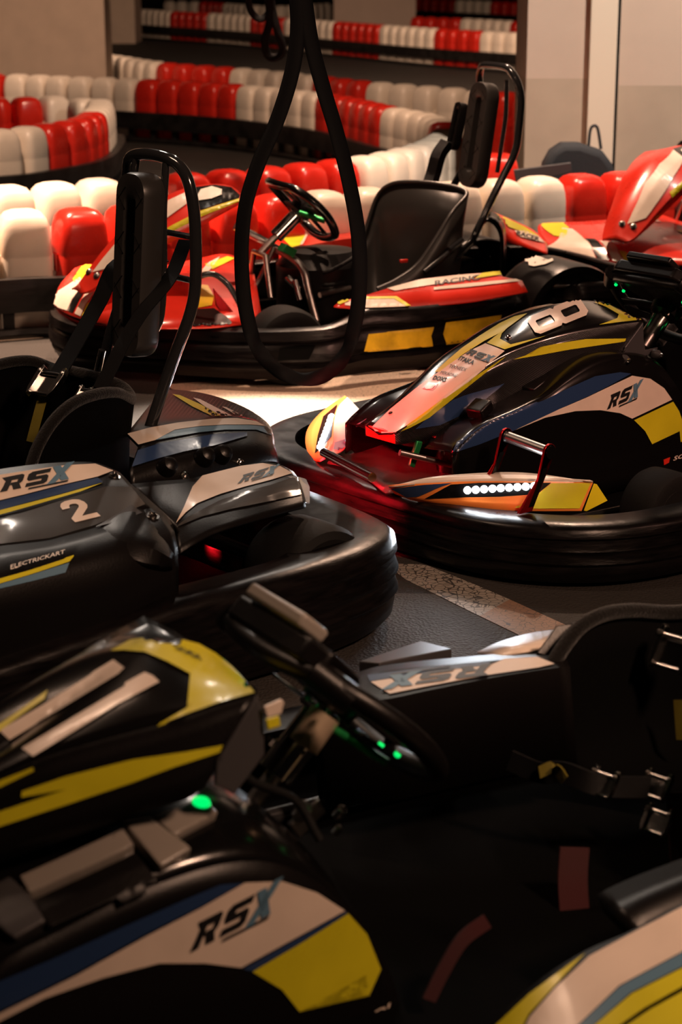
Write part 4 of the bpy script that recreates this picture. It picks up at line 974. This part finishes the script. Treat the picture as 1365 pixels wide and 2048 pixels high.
# battery pod
po = [(-260, 2130), (-100, 2030), (0, 1925), (120, 1862), (250, 1795), (370, 1748), (470, 1724), (550, 1726), (620, 1755), (680, 1805), (740, 1875), (790, 1970), (810, 2080), (812, 2200)]
top = [f1.l(x, y, .20) for x, y in po]; bot = [Vector((p.x, .20, .04)) for p in top]; bot[0].z = min(.1, top[0].z-.02)
inn = [Vector((p.x, .17, p.z+.018)) for p in top]; ctr = [Vector((p.x, 0, p.z+.045)) for p in top]; up2 = [Vector((p.x, .10, p.z+.04)) for p in top]
pd1 = skin(K1, 'battery_pod', [ctr, up2, inn, top], M['black_gloss'], n=48, sol=.004, mirror=True, m=9)
pds1 = skin(K1, 'pod_side', [top, bot], M['black_satin'], n=48, sol=.004, mirror=True, m=8, parent=pd1)
D1('blue_band', [(-60, 1990), (0, 1960), (100, 1918), (250, 1850), (380, 1793), (440, 1768), (486, 1764), (400, 1812), (293, 1865), (150, 1945), (0, 2019), (-60, 2046)], 'blue', parent=pd1)
D1('cream_band', [(-60, 2050), (0, 2024), (150, 1950), (293, 1870), (400, 1815), (489, 1764), (563, 1761), (633, 1784), (689, 1820), (580, 1880), (481, 1934), (410, 1925), (317, 1925), (205, 1954), (88, 1995), (0, 2040), (-60, 2070)], 'cream', parent=pd1)
D1('yellow_band', [(504, 1942), (600, 1885), (695, 1825), (733, 1867), (761, 1937), (737, 1990), (730, 1949), (598, 2022), (563, 1978)], 'yellow', parent=pd1)
D1('blue_line', [(484, 1936), (580, 1882), (690, 1821), (694, 1825), (600, 1884), (502, 1941)], 'blue', parent=pd1, off=.0034)
rsx(K1, (378, 1903), (548, 1817), (12, -50), parent=pd1)
text(K1, 'lettering', 'SODI', (700, 2062), (775, 2020), (4, -18), M['cream'], bold=.02, parent=pd1)
def slab(name, pts, l, th, m, parent, bev=.004): return prism(name, [f1.l(x, y, l_) for (x, y), l_ in zip(pts, l if isinstance(l, (list, tuple)) else [l]*len(pts))], (0, 0, -th), M[m], parent, bev=bev)
PL = lambda n, p, m, th=.012: plate(K1, n, p, M[m], th, parent=pd1)
PL('battery_cover', [(44, 1770), (150, 1722), (248, 1676), (268, 1706), (160, 1757), (62, 1802)], 'lit_grey_plastic', .016)
PL('battery_lower_cover', [(66, 1812), (272, 1716), (312, 1768), (100, 1862)], 'black_satin', .010)
PL('latch_plate', [(248, 1664), (300, 1655), (378, 1712), (318, 1748)], 'lit_grey_plastic', .018)
PL('battery_cover', [(308, 1650), (400, 1612), (432, 1640), (347, 1685)], 'lit_grey_plastic', .014)
PL('strap_clip', [(-20, 1790), (22, 1768), (60, 1800), (92, 1852), (30, 1888), (-20, 1850)], 'grey_plastic', .014)
for x, y, r in ((278, 1660, .012), (342, 1708, .012), (354, 1668, .006)):
    bolt(K1, x, y, r, 'chrome', parent=pd1)
# steering wheel and the clutter around the column
sw1 = steering(K1, f1.l(668, 1392, 0), r=.185, tilt=44, dmat='lit_grey_plastic')
for a, b in (((664, 1456, .06), (775, 1526, .14)), ((487, 1262, -.12), (502, 1300, -.12))): tube('lit_paddle', [f1.l(*a), f1.l(*b)], .006, M['led_green'] if a[0] < 500 else M['green_alu'], sw1, smooth=False)
for x, y, l, r, m in ((375, 0, 0, 0, ''),) if False else ((547, 1418, .05, .007, 'chrome'), (546, 1480, .06, .006, 'chrome'), (600, 1505, .02, .006, 'chrome'), (680, 1625, .03, .008, 'chrome'), (605, 1622, .05, .011, 'steel'), (510, 1643, .08, .007, 'chrome'), (675, 1660, .04, .006, 'steel'), (352, 1668, .05, .007, 'chrome')):
    lathe('clamp_bolt', [(r*.3, -r), (r, -r), (r, r), (r*.3, r*1.2)], f1.l(x, y, l), (.3, .5, .8), M[m], K1['root'], seg=12)
tube('column_block', [f1.l(607, 1492, .06), f1.l(652, 1428, .06)], .022, M['brass_block'], K1['root'], smooth=False)
lathe('indicator_light', [(.004, 0), (.013, 0), (.011, .006), (.004, .009)], f1.l(402, 1610, .12), (0, .3, 1), M['led_green'], K1['root'])
tube('brake_hose', [f1.l(455, 1500, .1), f1.l(500, 1560, .1), f1.l(590, 1600, .08), f1.l(640, 1680, .1)], .006, M['rubber'], K1['root'])
prism('bracket', [f1.l(580, 1650, .05), f1.l(640, 1600, .05), f1.l(655, 1625, .05), f1.l(600, 1680, .05)], (0, -.01, 0), M['steel'], K1['root'])
# far side pod with cream stripe
def Z1(pts): return [f1.z(x, y, z) for x, y, z in pts]
e0 = Z1([(600, 1400, .27), (700, 1362, .28), (760, 1345, .285), (860, 1333, .29), (980, 1322, .295), (1070, 1314, .30), (1130, 1310, .30)])
e1 = Z1([(620, 1420, .26), (700, 1405, .28), (780, 1397, .285), (860, 1380, .29), (980, 1356, .295), (1080, 1340, .30), (1140, 1332, .30)])
e2 = [Vector((q.x, q.y+.03, q.z-.16)) for q in e1]
em = Z1([(600, 1385, .24), (700, 1350, .25), (760, 1332, .25), (860, 1320, .255), (980, 1309, .26), (1070, 1302, .26), (1130, 1300, .26)])
fp1 = skin(K1, 'side_pod', [em, e0, e1, e2], M['black_satin'], n=24, sol=.004, auto=25)
D1('blue_line', [(735, 1352), (860, 1337), (980, 1325), (980, 1332), (860, 1346), (740, 1365)], 'blue', parent=fp1)
D1('cream_stripe', [(742, 1366), (860, 1347), (980, 1333), (1010, 1320), (1075, 1316), (1110, 1330), (1080, 1337), (980, 1352), (860, 1374), (780, 1390)], 'cream', parent=fp1)
rsx(K1, (985, 1330), (768, 1358), (-4, 20), parent=fp1, dark=M['grey_plastic'])
prism('pod_fin', Z1([(718, 1322, .24), (842, 1281, .20), (905, 1297, .22), (760, 1325, .25)]), (0, 0, -.02), M['grey_plastic'], fp1)
wg = skin(K1, 'rear_wing', [Z1([(955, 1304, .24), (1000, 1283, .24), (1060, 1266, .25), (1120, 1258, .26)]), Z1([(1000, 1312, .27), (1040, 1303, .28), (1080, 1297, .28), (1120, 1290, .28)])], M['cream'], n=12, sol=.004)
prism('rear_cover', [f1.z(1113, 1249, .34), f1.z(1160, 1243, .34), f1.z(1155, 1260, .32), f1.z(1135, 1325, .29), f1.z(1070, 1308, .29)], (.02, -.02, -.08), M['black_satin'], K1['root'], bev=.006)
# seat
farl = [(1085, 1560, -.2), (1082, 1450, -.2), (1100, 1345, -.2), (1150, 1265, -.2), (1200, 1232, -.2), (1262, 1222, -.2), (1340, 1226, -.19)]
fl = [f1.l(*q) for q in farl]; nl = [Vector((q.x, -q.y, q.z)) for q in fl]; q0_ = fl[-1]
seat_shell(K1, nl, [Vector((q0_.x+.07, .13, q0_.z+.01)), Vector((q0_.x+.10, 0, q0_.z+.02)), Vector((q0_.x+.07, -.13, q0_.z+.01))], fl[::-1], lip_r=.013)
hb1 = empty('harness', (0, 0, 0)); hb1.parent = K1['root']
UU = Vector((.4, 0, .9))
for x, y, l, s in ((1352, 1300, -.12, 1.1), (1210, 1565, .02, .7), (1318, 1570, .04, .7), (1318, 1640, .08, .7)):
    buckle(K1, f1.l(x, y, l), UU, (.3, 1, 0), hb1, s)
strap('lap_belt', [f1.l(1020, 1520, -.1), f1.l(1080, 1545, -.06), f1.l(1130, 1545, -.02), f1.l(1200, 1570, .02), f1.l(1300, 1575, .05)], (0, 0, 1), .035, .003, M['webbing'], hb1)
strap('belt_tail', [f1.l(1080, 1545, -.05), f1.l(1110, 1535, -.03), f1.l(1130, 1560, -.01)], (.2, 1, 0), .02, .002, M['webbing_yellow'], hb1)
strap('belt_tail', [f1.l(1362, 1400, -.1), f1.l(1368, 1480, -.08)], (.2, 1, 0), .028, .002, M['webbing_yellow'], hb1)
strap('red_strap', [f1.l(1150, 1695, .08), f1.l(1146, 1760, .09), f1.l(1150, 1830, .11)], (.9, .3, 0), .045, .004, M['webbing_red'], hb1)
strap('red_strap', [f1.l(1352, 1585, .05), f1.l(1356, 1660, .07), f1.l(1362, 1730, .09)], (.9, .3, 0), .03, .004, M['webbing_red'], hb1)
strap('red_strap', [f1.l(975, 1842, .25), f1.l(925, 1880, .25), f1.l(885, 1945, .25), f1.l(858, 2000, .25)], (1, .2, 0), .02, .004, M['webbing_red'], hb1)
# near side pod
w0 = R1([(840, 2200, .40), (940, 2090, .40), (1060, 1975, .41), (1165, 1905, .42), (1262, 1862, .43), (1365, 1808, .43), (1460, 1765, .43)])
w1 = R1([(1000, 2260, .54), (1130, 2140, .54), (1250, 2045, .54), (1365, 1975, .54), (1480, 1925, .54)])
w2 = R1([(1150, 2400, .66), (1270, 2270, .66), (1400, 2160, .66), (1500, 2100, .66)])
np1 = skin(K1, 'side_pod', [w0, w1, w2], M['black_satin'], n=30, sol=.004, m=8)
D1('yellow_line', [(985, 2060), (1060, 1990), (1130, 1938), (1172, 1908), (1110, 1975), (1060, 2030), (1045, 2060)], 'yellow', parent=np1)
D1('cream_stripe', [(1050, 2060), (1062, 2035), (1112, 1978), (1180, 1914), (1280, 1860), (1372, 1812), (1372, 1902), (1240, 1973), (1150, 2060)], 'cream', parent=np1)
D1('blue_stripe', [(1152, 2060), (1242, 1974), (1372, 1904), (1372, 1932), (1262, 1988), (1180, 2060)], 'steelblue', parent=np1)
D1('yellow_stripe', [(1182, 2060), (1264, 1990), (1372, 1935), (1372, 1972), (1290, 2018), (1230, 2060)], 'yellow', parent=np1)
D1('yellow_stripe', [(1244, 2060), (1300, 2022), (1372, 1982), (1372, 2060)], 'yellow', parent=np1)
blk = skin(K1, 'rear_cover', [R1([(1195, 1790, .33), (1215, 1778, .33), (1290, 1745, .33), (1440, 1690, .33)]), R1([(1265, 1862, .42), (1285, 1845, .42), (1340, 1815, .42), (1460, 1755, .42)])], M['black_satin'], n=14, sol=.03)
# ================================================================== middle red kart
Pr = CAM+pray(965, 270)*6.9; ar = 24
KR = new_kart((Pr.x, Pr.y), ar, 'red, white and yellow go-kart standing sideways with an empty black seat and steering wheel')
fk = KR['fr']; root = KR['root']
def RR(pts): return [fk.l(x, y, l) for x, y, l in pts]
def rise(q, py):
    P = fk.w(q); d = pray(682, py); return CAMH+d.z*(P.y/d.y)
# bumper wall (traced foot, upper edge) closed round the far side by symmetry
wall = [(104, 705, 618), (112, 722, 632), (150, 738, 648), (210, 746, 655), (300, 752, 658), (380, 757, 659), (460, 762, 661), (560, 765, 661), (640, 764, 657), (668, 762, 653), (700, 757, 640), (735, 752, 622), (800, 746, 619), (860, 739, 615), (950, 724, 603), (1056, 700, 585)]
foot = [fk.z(x, y, .03) for x, y, _ in wall]
topz = [rise(q, wall[i][2]) for i, q in enumerate(foot)]
print('RED foot', [tuple(round(v, 2) for v in q) for q in foot], [round(z, 2) for z in topz])
rear = [(.12, .52, .28), (.35, .50, .27), (.52, .40, .26), (.56, .2, .26), (.56, 0, .26), (.56, -.2, .26), (.52, -.42, .26), (.35, -.52, .26), (0, -.56, .26)]
lc = sum(q.y for q in foot[8:])/8
far = [(-.5, -.56, .26), (-.9, -.54, .24), (-1.15, -.48, .2), (-1.35, -.36, .2)]
base = foot+[Vector((b, l, .03)) for b, l, _ in rear+far]; tz = topz+[z for _, _, z in rear+far]
base.append(base[0].copy()); tz.append(tz[0])
bs = resample([Vector((q.x, q.y, z)) for q, z in zip(base, tz)], 150)
R = []
for u, v in ((.045, 1.0), (.02, 1.02), (.0, .97), (-.008, .80), (.01, .74), (-.006, .66), (-.01, .40), (.012, .34), (-.002, .26), (.02, .03), (.045, 0)):
    ring = []
    for i, p in enumerate(bs):
        t = (bs[min(i+1, 149)]-bs[max(i-1, 0)]); t.z = 0; t.normalize(); q = Vector((-t.y, t.x, 0))
        if q.dot(Vector((-.4, 0, 0))-Vector((p.x, p.y, 0))) < 0: q = -q
        ring.append(Vector((p.x, p.y, .03+(p.z-.03)*v))+q*u)
    R.append(ring)
vs, fs = grid(R); o = mesh('bumper', [L2(v) for v in vs], fs, M['bumper_black'], root, sol=.006, auto=50)
bm = bmesh.new(); bm.from_mesh(o.data); bmesh.ops.recalc_face_normals(bm, faces=bm.faces); bm.to_mesh(o.data); bm.free()
KR['surf'].append(([fk.w(v) for v in vs], [list(f) for f in fs])); bump_r = o
def DR(n, p, m, **k):
    k.setdefault('off', .0035); return decal(KR, n, p, M[m], parent=k.pop('parent', bump_r), **k)
DR('yellow_insert', [(737, 668), (800, 662), (868, 655), (862, 672), (866, 691), (800, 697), (728, 703)], 'yellow_insert', off=.003)
DR('yellow_insert', [(892, 646), (950, 639), (1003, 631), (996, 652), (985, 674), (940, 682), (893, 688), (886, 668)], 'yellow_insert', off=.003)
DR('bumper_window', [(560, 697), (600, 691), (632, 691), (618, 719), (580, 720), (556, 722)], 'black_matte', off=.003)
LN = sum(q.y for q in foot[10:15])/5       # near side line
print('LN', LN)
prism('floor_pan', [(-1.2, -.3, .05), (-1.2, .3, .05), (.4, .3, .05), (.4, -.3, .05)], (0, 0, .012), M['black_matte'], root)
for s in (-1, 1): tube('frame_rail', [(-1.2, s*.28, .07), (-.6, s*.33, .07), (.4, s*.3, .07)], .015, M['black_tube'], root)
# near side pod
k_ = LN
p0 = RR([(690, 603, k_-.17), (775, 577, k_-.2), (842, 558, k_-.2), (920, 549, k_-.2), (1000, 543, k_-.2)])
p0b = RR([(692, 604, k_-.14), (780, 586, k_-.14), (850, 573, k_-.14), (930, 563, k_-.14), (1006, 553, k_-.14)])
p1 = RR([(680, 603, k_-.1), (737, 590, k_-.1), (840, 581, k_-.1), (940, 572, k_-.1), (1045, 561, k_-.1)])
p2 = RR([(668, 612, k_-.02), (735, 619, k_-.02), (840, 615, k_-.02), (950, 602, k_-.02), (1056, 583, k_-.02)])
sp = skin(KR, 'side_pod', [p0, p0b, p1, p2], M['red_body'], n=30, sol=.005, smooth=False, auto=20)
DR('cream_panel', [(775, 578), (842, 560), (920, 551), (965, 548), (940, 560), (850, 573), (790, 583)], 'cream', parent=sp)
DR('yellow_corner', [(965, 548), (1000, 544), (1004, 551), (950, 559)], 'yellow', parent=sp, off=.0045)
DR('cream_strip', [(868, 576), (940, 568), (1032, 559), (1043, 563), (940, 575), (868, 581)], 'cream', parent=sp)
DR('cream_panel', [(690, 608), (720, 598), (790, 598), (812, 614), (735, 617), (690, 612)], 'cream', parent=sp)
DR('yellow_line', [(672, 608), (700, 596), (793, 594), (822, 613), (812, 614), (788, 599), (705, 600), (680, 611)], 'yellow', parent=sp, off=.0045)
text(KR, 'lettering', 'RACING', (870, 572), (960, 560), (0, -9), M['ink'], bold=.03, parent=sp)
# far side pod
fq = [Z(*a) for a in ()] if False else [fk.z(x, y, .30) for x, y in ((540, 470), (563, 464), (650, 452), (692, 458), (740, 470))]
fq2 = [fk.z(x, y, .30) for x, y in ((560, 506), (583, 497), (650, 484), (700, 476), (760, 472))]
fsp = skin(KR, 'side_pod', [fq, fq2, [Vector((q.x, q.y+.02, .12)) for q in fq2]], M['red_body'], n=12, sol=.005, smooth=False, auto=20)
DR('yellow_panel', [(566, 478), (590, 468), (612, 470), (600, 492), (583, 496)], 'yellow', parent=fsp)
DR('cream_panel', [(566, 470), (600, 461), (650, 454), (660, 456), (612, 468), (600, 491), (606, 490), (616, 470)], 'cream', parent=fsp)
# nose cone and number panel
nb = [fk.z(x, y, z) for x, y, z in ((108, 612, .20), (140, 630, .21), (200, 645, .21), (300, 655, .22), (400, 655, .21), (470, 650, .21), (525, 640, .2))]
nm = [fk.z(x, y, z) for x, y, z in ((118, 572, .25), (160, 580, .27), (230, 588, .28), (320, 580, .29), (400, 562, .30), (460, 552, .30), (515, 580, .27))]
nt = [fk.z(x, y, z) for x, y, z in ((150, 536, .30), (180, 528, .31), (240, 532, .32), (330, 530, .33), (400, 516, .33), (455, 508, .33), (505, 530, .31))]
nose = skin(KR, 'nose_cone', [nt, nm, nb], M['red_body'], n=30, m=9, sol=.005)
DR('cream_flash', [(106, 606), (112, 586), (132, 574), (160, 556), (182, 544), (190, 548), (165, 572), (145, 600), (135, 622), (118, 616)], 'cream', parent=nose)
DR('black_flash', [(136, 622), (146, 600), (166, 572), (176, 575), (160, 600), (146, 627)], 'black_gloss', parent=nose)
DR('cream_flash', [(150, 628), (164, 600), (176, 580), (190, 586), (172, 610), (162, 634)], 'cream', parent=nose)
DR('yellow_flash', [(166, 530), (204, 532), (192, 544), (150, 566), (146, 560), (172, 545)], 'yellow', parent=nose)
DR('yellow_flash', [(165, 633), (176, 606), (184, 610), (184, 638)], 'yellow', parent=nose)
DR('black_patch', [(385, 620), (428, 618), (455, 636), (472, 656), (385, 656)], 'black_satin', parent=nose)
tube('nose_handle', [fk.l(388, 556, .30), fk.l(425, 548, .33), fk.l(455, 568, .35), fk.l(478, 605, .36), fk.l(492, 640, .36)], .010, M['black_tube'], nose)
DR('yellow_patch', [(392, 570), (416, 572), (428, 594), (424, 612), (392, 618)], 'yellow_insert', parent=nose)
DR('yellow_flash', [(410, 530), (455, 514), (470, 518), (425, 540)], 'yellow', parent=nose)
DR('cream_flash', [(398, 548), (418, 526), (440, 515), (425, 535), (415, 548)], 'cream', parent=nose)
CnR = RR([(152, 580, 0), (165, 556, 0), (186, 526, 0), (225, 478, 0), (280, 425, 0), (340, 388, 0), (390, 372, 0), (430, 368, 0), (465, 373, 0), (484, 390, 0)])
CrR = RR([(160, 586, .05), (182, 580, .07), (215, 555, .09), (265, 515, .11), (330, 468, .14), (400, 430, .16), (440, 415, .17), (480, 400, .17)])
LoR = RR([(161, 589, .05), (185, 584, .07), (222, 562, .09), (275, 528, .115), (340, 486, .14), (407, 450, .165), (445, 428, .17), (482, 408, .17)])
npn = skin(KR, 'number_panel', [CnR, sh(CnR, CrR, .5, .01), CrR, LoR], M['red_body'], n=30, sol=.004, mirror=True, auto=30)
DR('black_field', [(388, 376), (430, 371), (462, 376), (480, 392), (478, 398), (440, 408), (398, 422), (386, 404)], 'black_gloss', parent=npn)
DR('yellow_line', [(300, 478), (345, 452), (400, 424), (478, 399), (479, 402), (400, 434), (340, 465), (300, 490)], 'yellow', parent=npn, off=.0045)
DR('cream_flash', [(186, 545), (205, 520), (262, 452), (320, 410), (388, 378), (386, 400), (330, 440), (270, 495), (225, 535)], 'cream', parent=npn)
DR('number', [[(394, 396), (402, 382), (424, 376), (444, 382), (444, 392), (424, 400), (396, 404), (396, 397), (420, 392), (430, 386), (420, 383), (408, 388)]], 'white_paint', parent=npn, off=.007, maxlen=6)
for x, y in ((178, 543), (194, 551)): bolt(KR, x, y, .009, 'steel', parent=npn)
# steering
sw = steering(KR, fk.l(605, 418, 0), r=.17, tilt=48, led=False, rimmat='black_gloss')
for m_, a, b in (('green_alu', (600, 425, .04), (650, 442, .10)),): tube('green_spoke', [fk.l(*a), fk.l(*b)], .010, M[m_], sw, smooth=False)
tube('steering_hoop', [fk.l(470, 452, -.06), fk.l(505, 470, -.05), fk.l(545, 492, -.02), fk.l(602, 532, .08), fk.l(618, 585, .12), fk.l(634, 645, .16)], .014, M['steel'], root)
tube('steering_stay', [fk.l(548, 495, 0), fk.l(528, 540, 0), fk.l(508, 580, 0)], .009, M['steel'], root)
box('column_switch', fk.l(575, 500, .05), (.05, .05, .03), M['green_alu'], root, rot=(0, 30, 0))
# front wheels and metalwork
cw = fk.l(577, 663, LN-.10); tyre(KR, (cw.x, LN-.13, .13), .13, .13, rimmat=M['steel']); tyre(KR, (cw.x, -(LN-.12), .115), .115, .13)
for q, w, r, m in (((455, 618, .2), (465, 640, .22), .010, 'chrome'), ((470, 640, .22), (480, 600, .18), .008, 'red_alu'), ((590, 560, .1), (600, 600, .12), .010, 'chrome'), ((575, 555, .05), (600, 580, .1), .012, 'chrome'), ((640, 590, .15), (700, 575, .1), .010, 'steel')):
    tube('suspension_link', [fk.l(*q), fk.l(*w)], r, M[m], root, smooth=False)
prism('red_bracket', [fk.l(425, 575, .25), fk.l(480, 640, .27), fk.l(468, 660, .27), fk.l(430, 610, .25)], (0, .01, 0), M['red_alu'], root)
lathe('battery_case', [(.02, -.16), (.15, -.16), (.16, -.1), (.16, .12), (.12, .17), (.02, .18)], (-.62, -.05, .20), (0, 0, 1), M['black_satin'], root)
tube('seat_cable', [fk.l(610, 540, .0), fk.l(650, 545, .1), fk.l(700, 520, .1), fk.l(720, 500, .0)], .007, M['rubber'], root)
tube('seat_cable', [fk.l(600, 560, .0), fk.l(650, 570, .1), fk.l(690, 562, .1), fk.l(700, 545, .0)], .007, M['rubber'], root)
# seat
far_l = [fk.l(*q) for q in ((722, 565, -.15), (722, 500, -.18), (738, 440, -.19), (757, 390, -.18))]
bk = [fk.l(*q) for q in ((785, 368, -.12), (830, 364, -.03), (880, 368, .05), (918, 376, .10))]
nr_ = [fk.l(*q) for q in ((934, 390, .15), (905, 425, .19), (872, 478, .2), (835, 530, .2), (790, 562, .2), (755, 578, .2))]
seat_shell(KR, nr_[::-1], bk[::-1], far_l[::-1], lip_r=.008, mt='seat_plastic', bottom=.10)
box('release_tab', fk.l(808, 522, .22), (.03, .012, .012), M['red_body'], root)
# roll hoop
hoop = empty('headrest', (0, 0, 0)); hoop.parent = root
nearr = [fk.l(800, 610, .20), fk.l(860, 562, .18), fk.l(938, 490, .15), fk.l(950, 470, .14), fk.l(968, 432, .14), fk.l(998, 370, .13), fk.l(1030, 306, .13), fk.l(1038, 260, .13), fk.l(1043, 200, .13), fk.l(1036, 165, .12)]
farr = [Vector((p.x, -p.y-.05, p.z)) for p in nearr]
topm = [nearr[-1]+Vector((-.01, -.03, .035)), nearr[-1]+Vector((-.015, -.07, .05)), nearr[-1]+Vector((-.015, -.22, .05)), farr[-1]+Vector((-.01, .03, .035))]
tube('roll_hoop', nearr+topm+farr[::-1], .0135, M['black_tube'], hoop, n=140, seg=14)
tube('inner_post', [fk.l(1014, 160, .08), fk.l(1012, 230, .08), fk.l(1002, 300, .08), fk.l(995, 345, .08)], .008, M['black_tube'], hoop)
pad(KR, fk.l(973, 165, .0), fk.l(943, 375, .0), .15, .05, hoop, m='seat_plastic')
pad(KR, fk.l(925, 205, -.14), fk.l(905, 300, -.14), .06, .03, hoop)
strap('shoulder_belt', [fk.l(895, 285, -.15), fk.l(878, 310, -.15), fk.l(868, 345, -.15), fk.l(860, 370, -.14)], (.3, 1, 0), .05, .03, M['webbing'], hoop)
for q, w in (((905, 500, .2), (850, 545, .22)), ((925, 480, .22), (900, 500, .24))): tube('seat_stay', [fk.l(*q), fk.l(*w)], .011, M['black_tube'], root, smooth=False)
# rear: wheel guards, engine cover, wheels
cr = fk.l(1120, 600, LN-.14)
tyre(KR, (cr.x, LN-.16, .125), .125, .17); tyre(KR, (cr.x, -(LN-.16), .125), .125, .17)
def guard(s, lab):
    R = []
    for l in (LN-.30, LN-.27, LN-.06, LN-.035, LN-.03):
        rr = .165 if l in (LN-.27, LN-.06) else (.16 if l != LN-.03 else .14)
        R.append([Vector((cr.x+.01+math.cos(a)*rr*1.28*-1, s*l, .12+math.sin(a)*rr*1.36)) for a in [math.radians(d) for d in range(10, 176, 8)]])
    return skin(KR, 'wheel_guard', R, M['black_satin'], n=24, sol=.004, auto=35)
gd = guard(1, ''); guard(-1, '')
digit2(KR, lambda x, y: (1046+x*10+y*34, 526-x*(-4)-y*14+6*x), M['white_paint'], gd) if False else decal(KR, 'digit_two', [[(1046, 524), (1052, 515), (1068, 513), (1084, 517), (1078, 524), (1064, 530), (1080, 529), (1098, 522), (1106, 519), (1108, 524), (1092, 531), (1070, 535), (1060, 533), (1058, 526), (1066, 520), (1060, 519), (1052, 525)]], M['white_paint'], off=.006, maxlen=7, parent=gd)
ec = skin(KR, 'engine_cover', [RR([(955, 455, -.05), (975, 425, -.05), (995, 428, -.05), (1010, 450, -.05), (1014, 500, -.05), (1012, 560, -.05)]), RR([(950, 470, .05), (970, 440, .05), (990, 445, .05), (1004, 470, .05), (1006, 510, .05), (1004, 565, .05)])], M['black_gloss'], n=20, sol=.01)
rp = skin(KR, 'rear_panel', [RR([(988, 424, -.30), (1010, 433, -.30), (1040, 446, -.30), (1066, 459, -.30), (1085, 474, -.30), (1096, 488, -.30)]), RR([(1004, 440, -.22), (1022, 462, -.22), (1045, 478, -.22), (1062, 486, -.22), (1080, 494, -.22), (1096, 500, -.22)]),
                             RR([(1008, 470, -.18), (1020, 486, -.18), (1045, 492, -.18), (1062, 498, -.18), (1080, 503, -.18), (1096, 508, -.18)])], M['red_body'], n=16, m=6, sol=.004)
DR('yellow_band', [(992, 428), (1010, 436), (1050, 455), (1078, 473), (1060, 470), (1010, 452)], 'yellow', parent=rp)
DR('cream_band', [(1028, 462), (1050, 462), (1078, 474), (1090, 486), (1070, 482), (1040, 474)], 'cream', parent=rp)
text(KR, 'lettering', 'RACER', (1032, 470), (1078, 484), (2, -8), M['ink'], bold=.04, parent=rp)
# ------------------------------------------------------------------ second red kart at the right edge: the same model
def clone(o, parent=None):
    c = o.copy(); COL.objects.link(c)
    if parent: c.parent = parent
    for ch in list(o.children): clone(ch, c)
    return c
hd_ = [c for c in K2['root'].children if c.name.startswith('headrest')][0]
for K_, dx in ((K1, .17), (K8, 0)):
    c_ = clone(hd_, K_['root']); c_.location = (dx, 0, 0)
qb = fk.l(186, 547, .03); ang2 = math.radians(52)
T2 = G(1256, 450, qb.z)
B_, L_ = Vector((math.cos(ang2), math.sin(ang2), 0)), Vector((math.sin(ang2), -math.cos(ang2), 0))
o2 = T2-B_*qb.x-L_*qb.y
r2 = clone(root); r2.location = (o2.x, o2.y, 0); r2.rotation_euler = (0, 0, ang2)
tag(r2, 'red and white go-kart cut off by the right edge, its nose pointing left', 'go-kart')
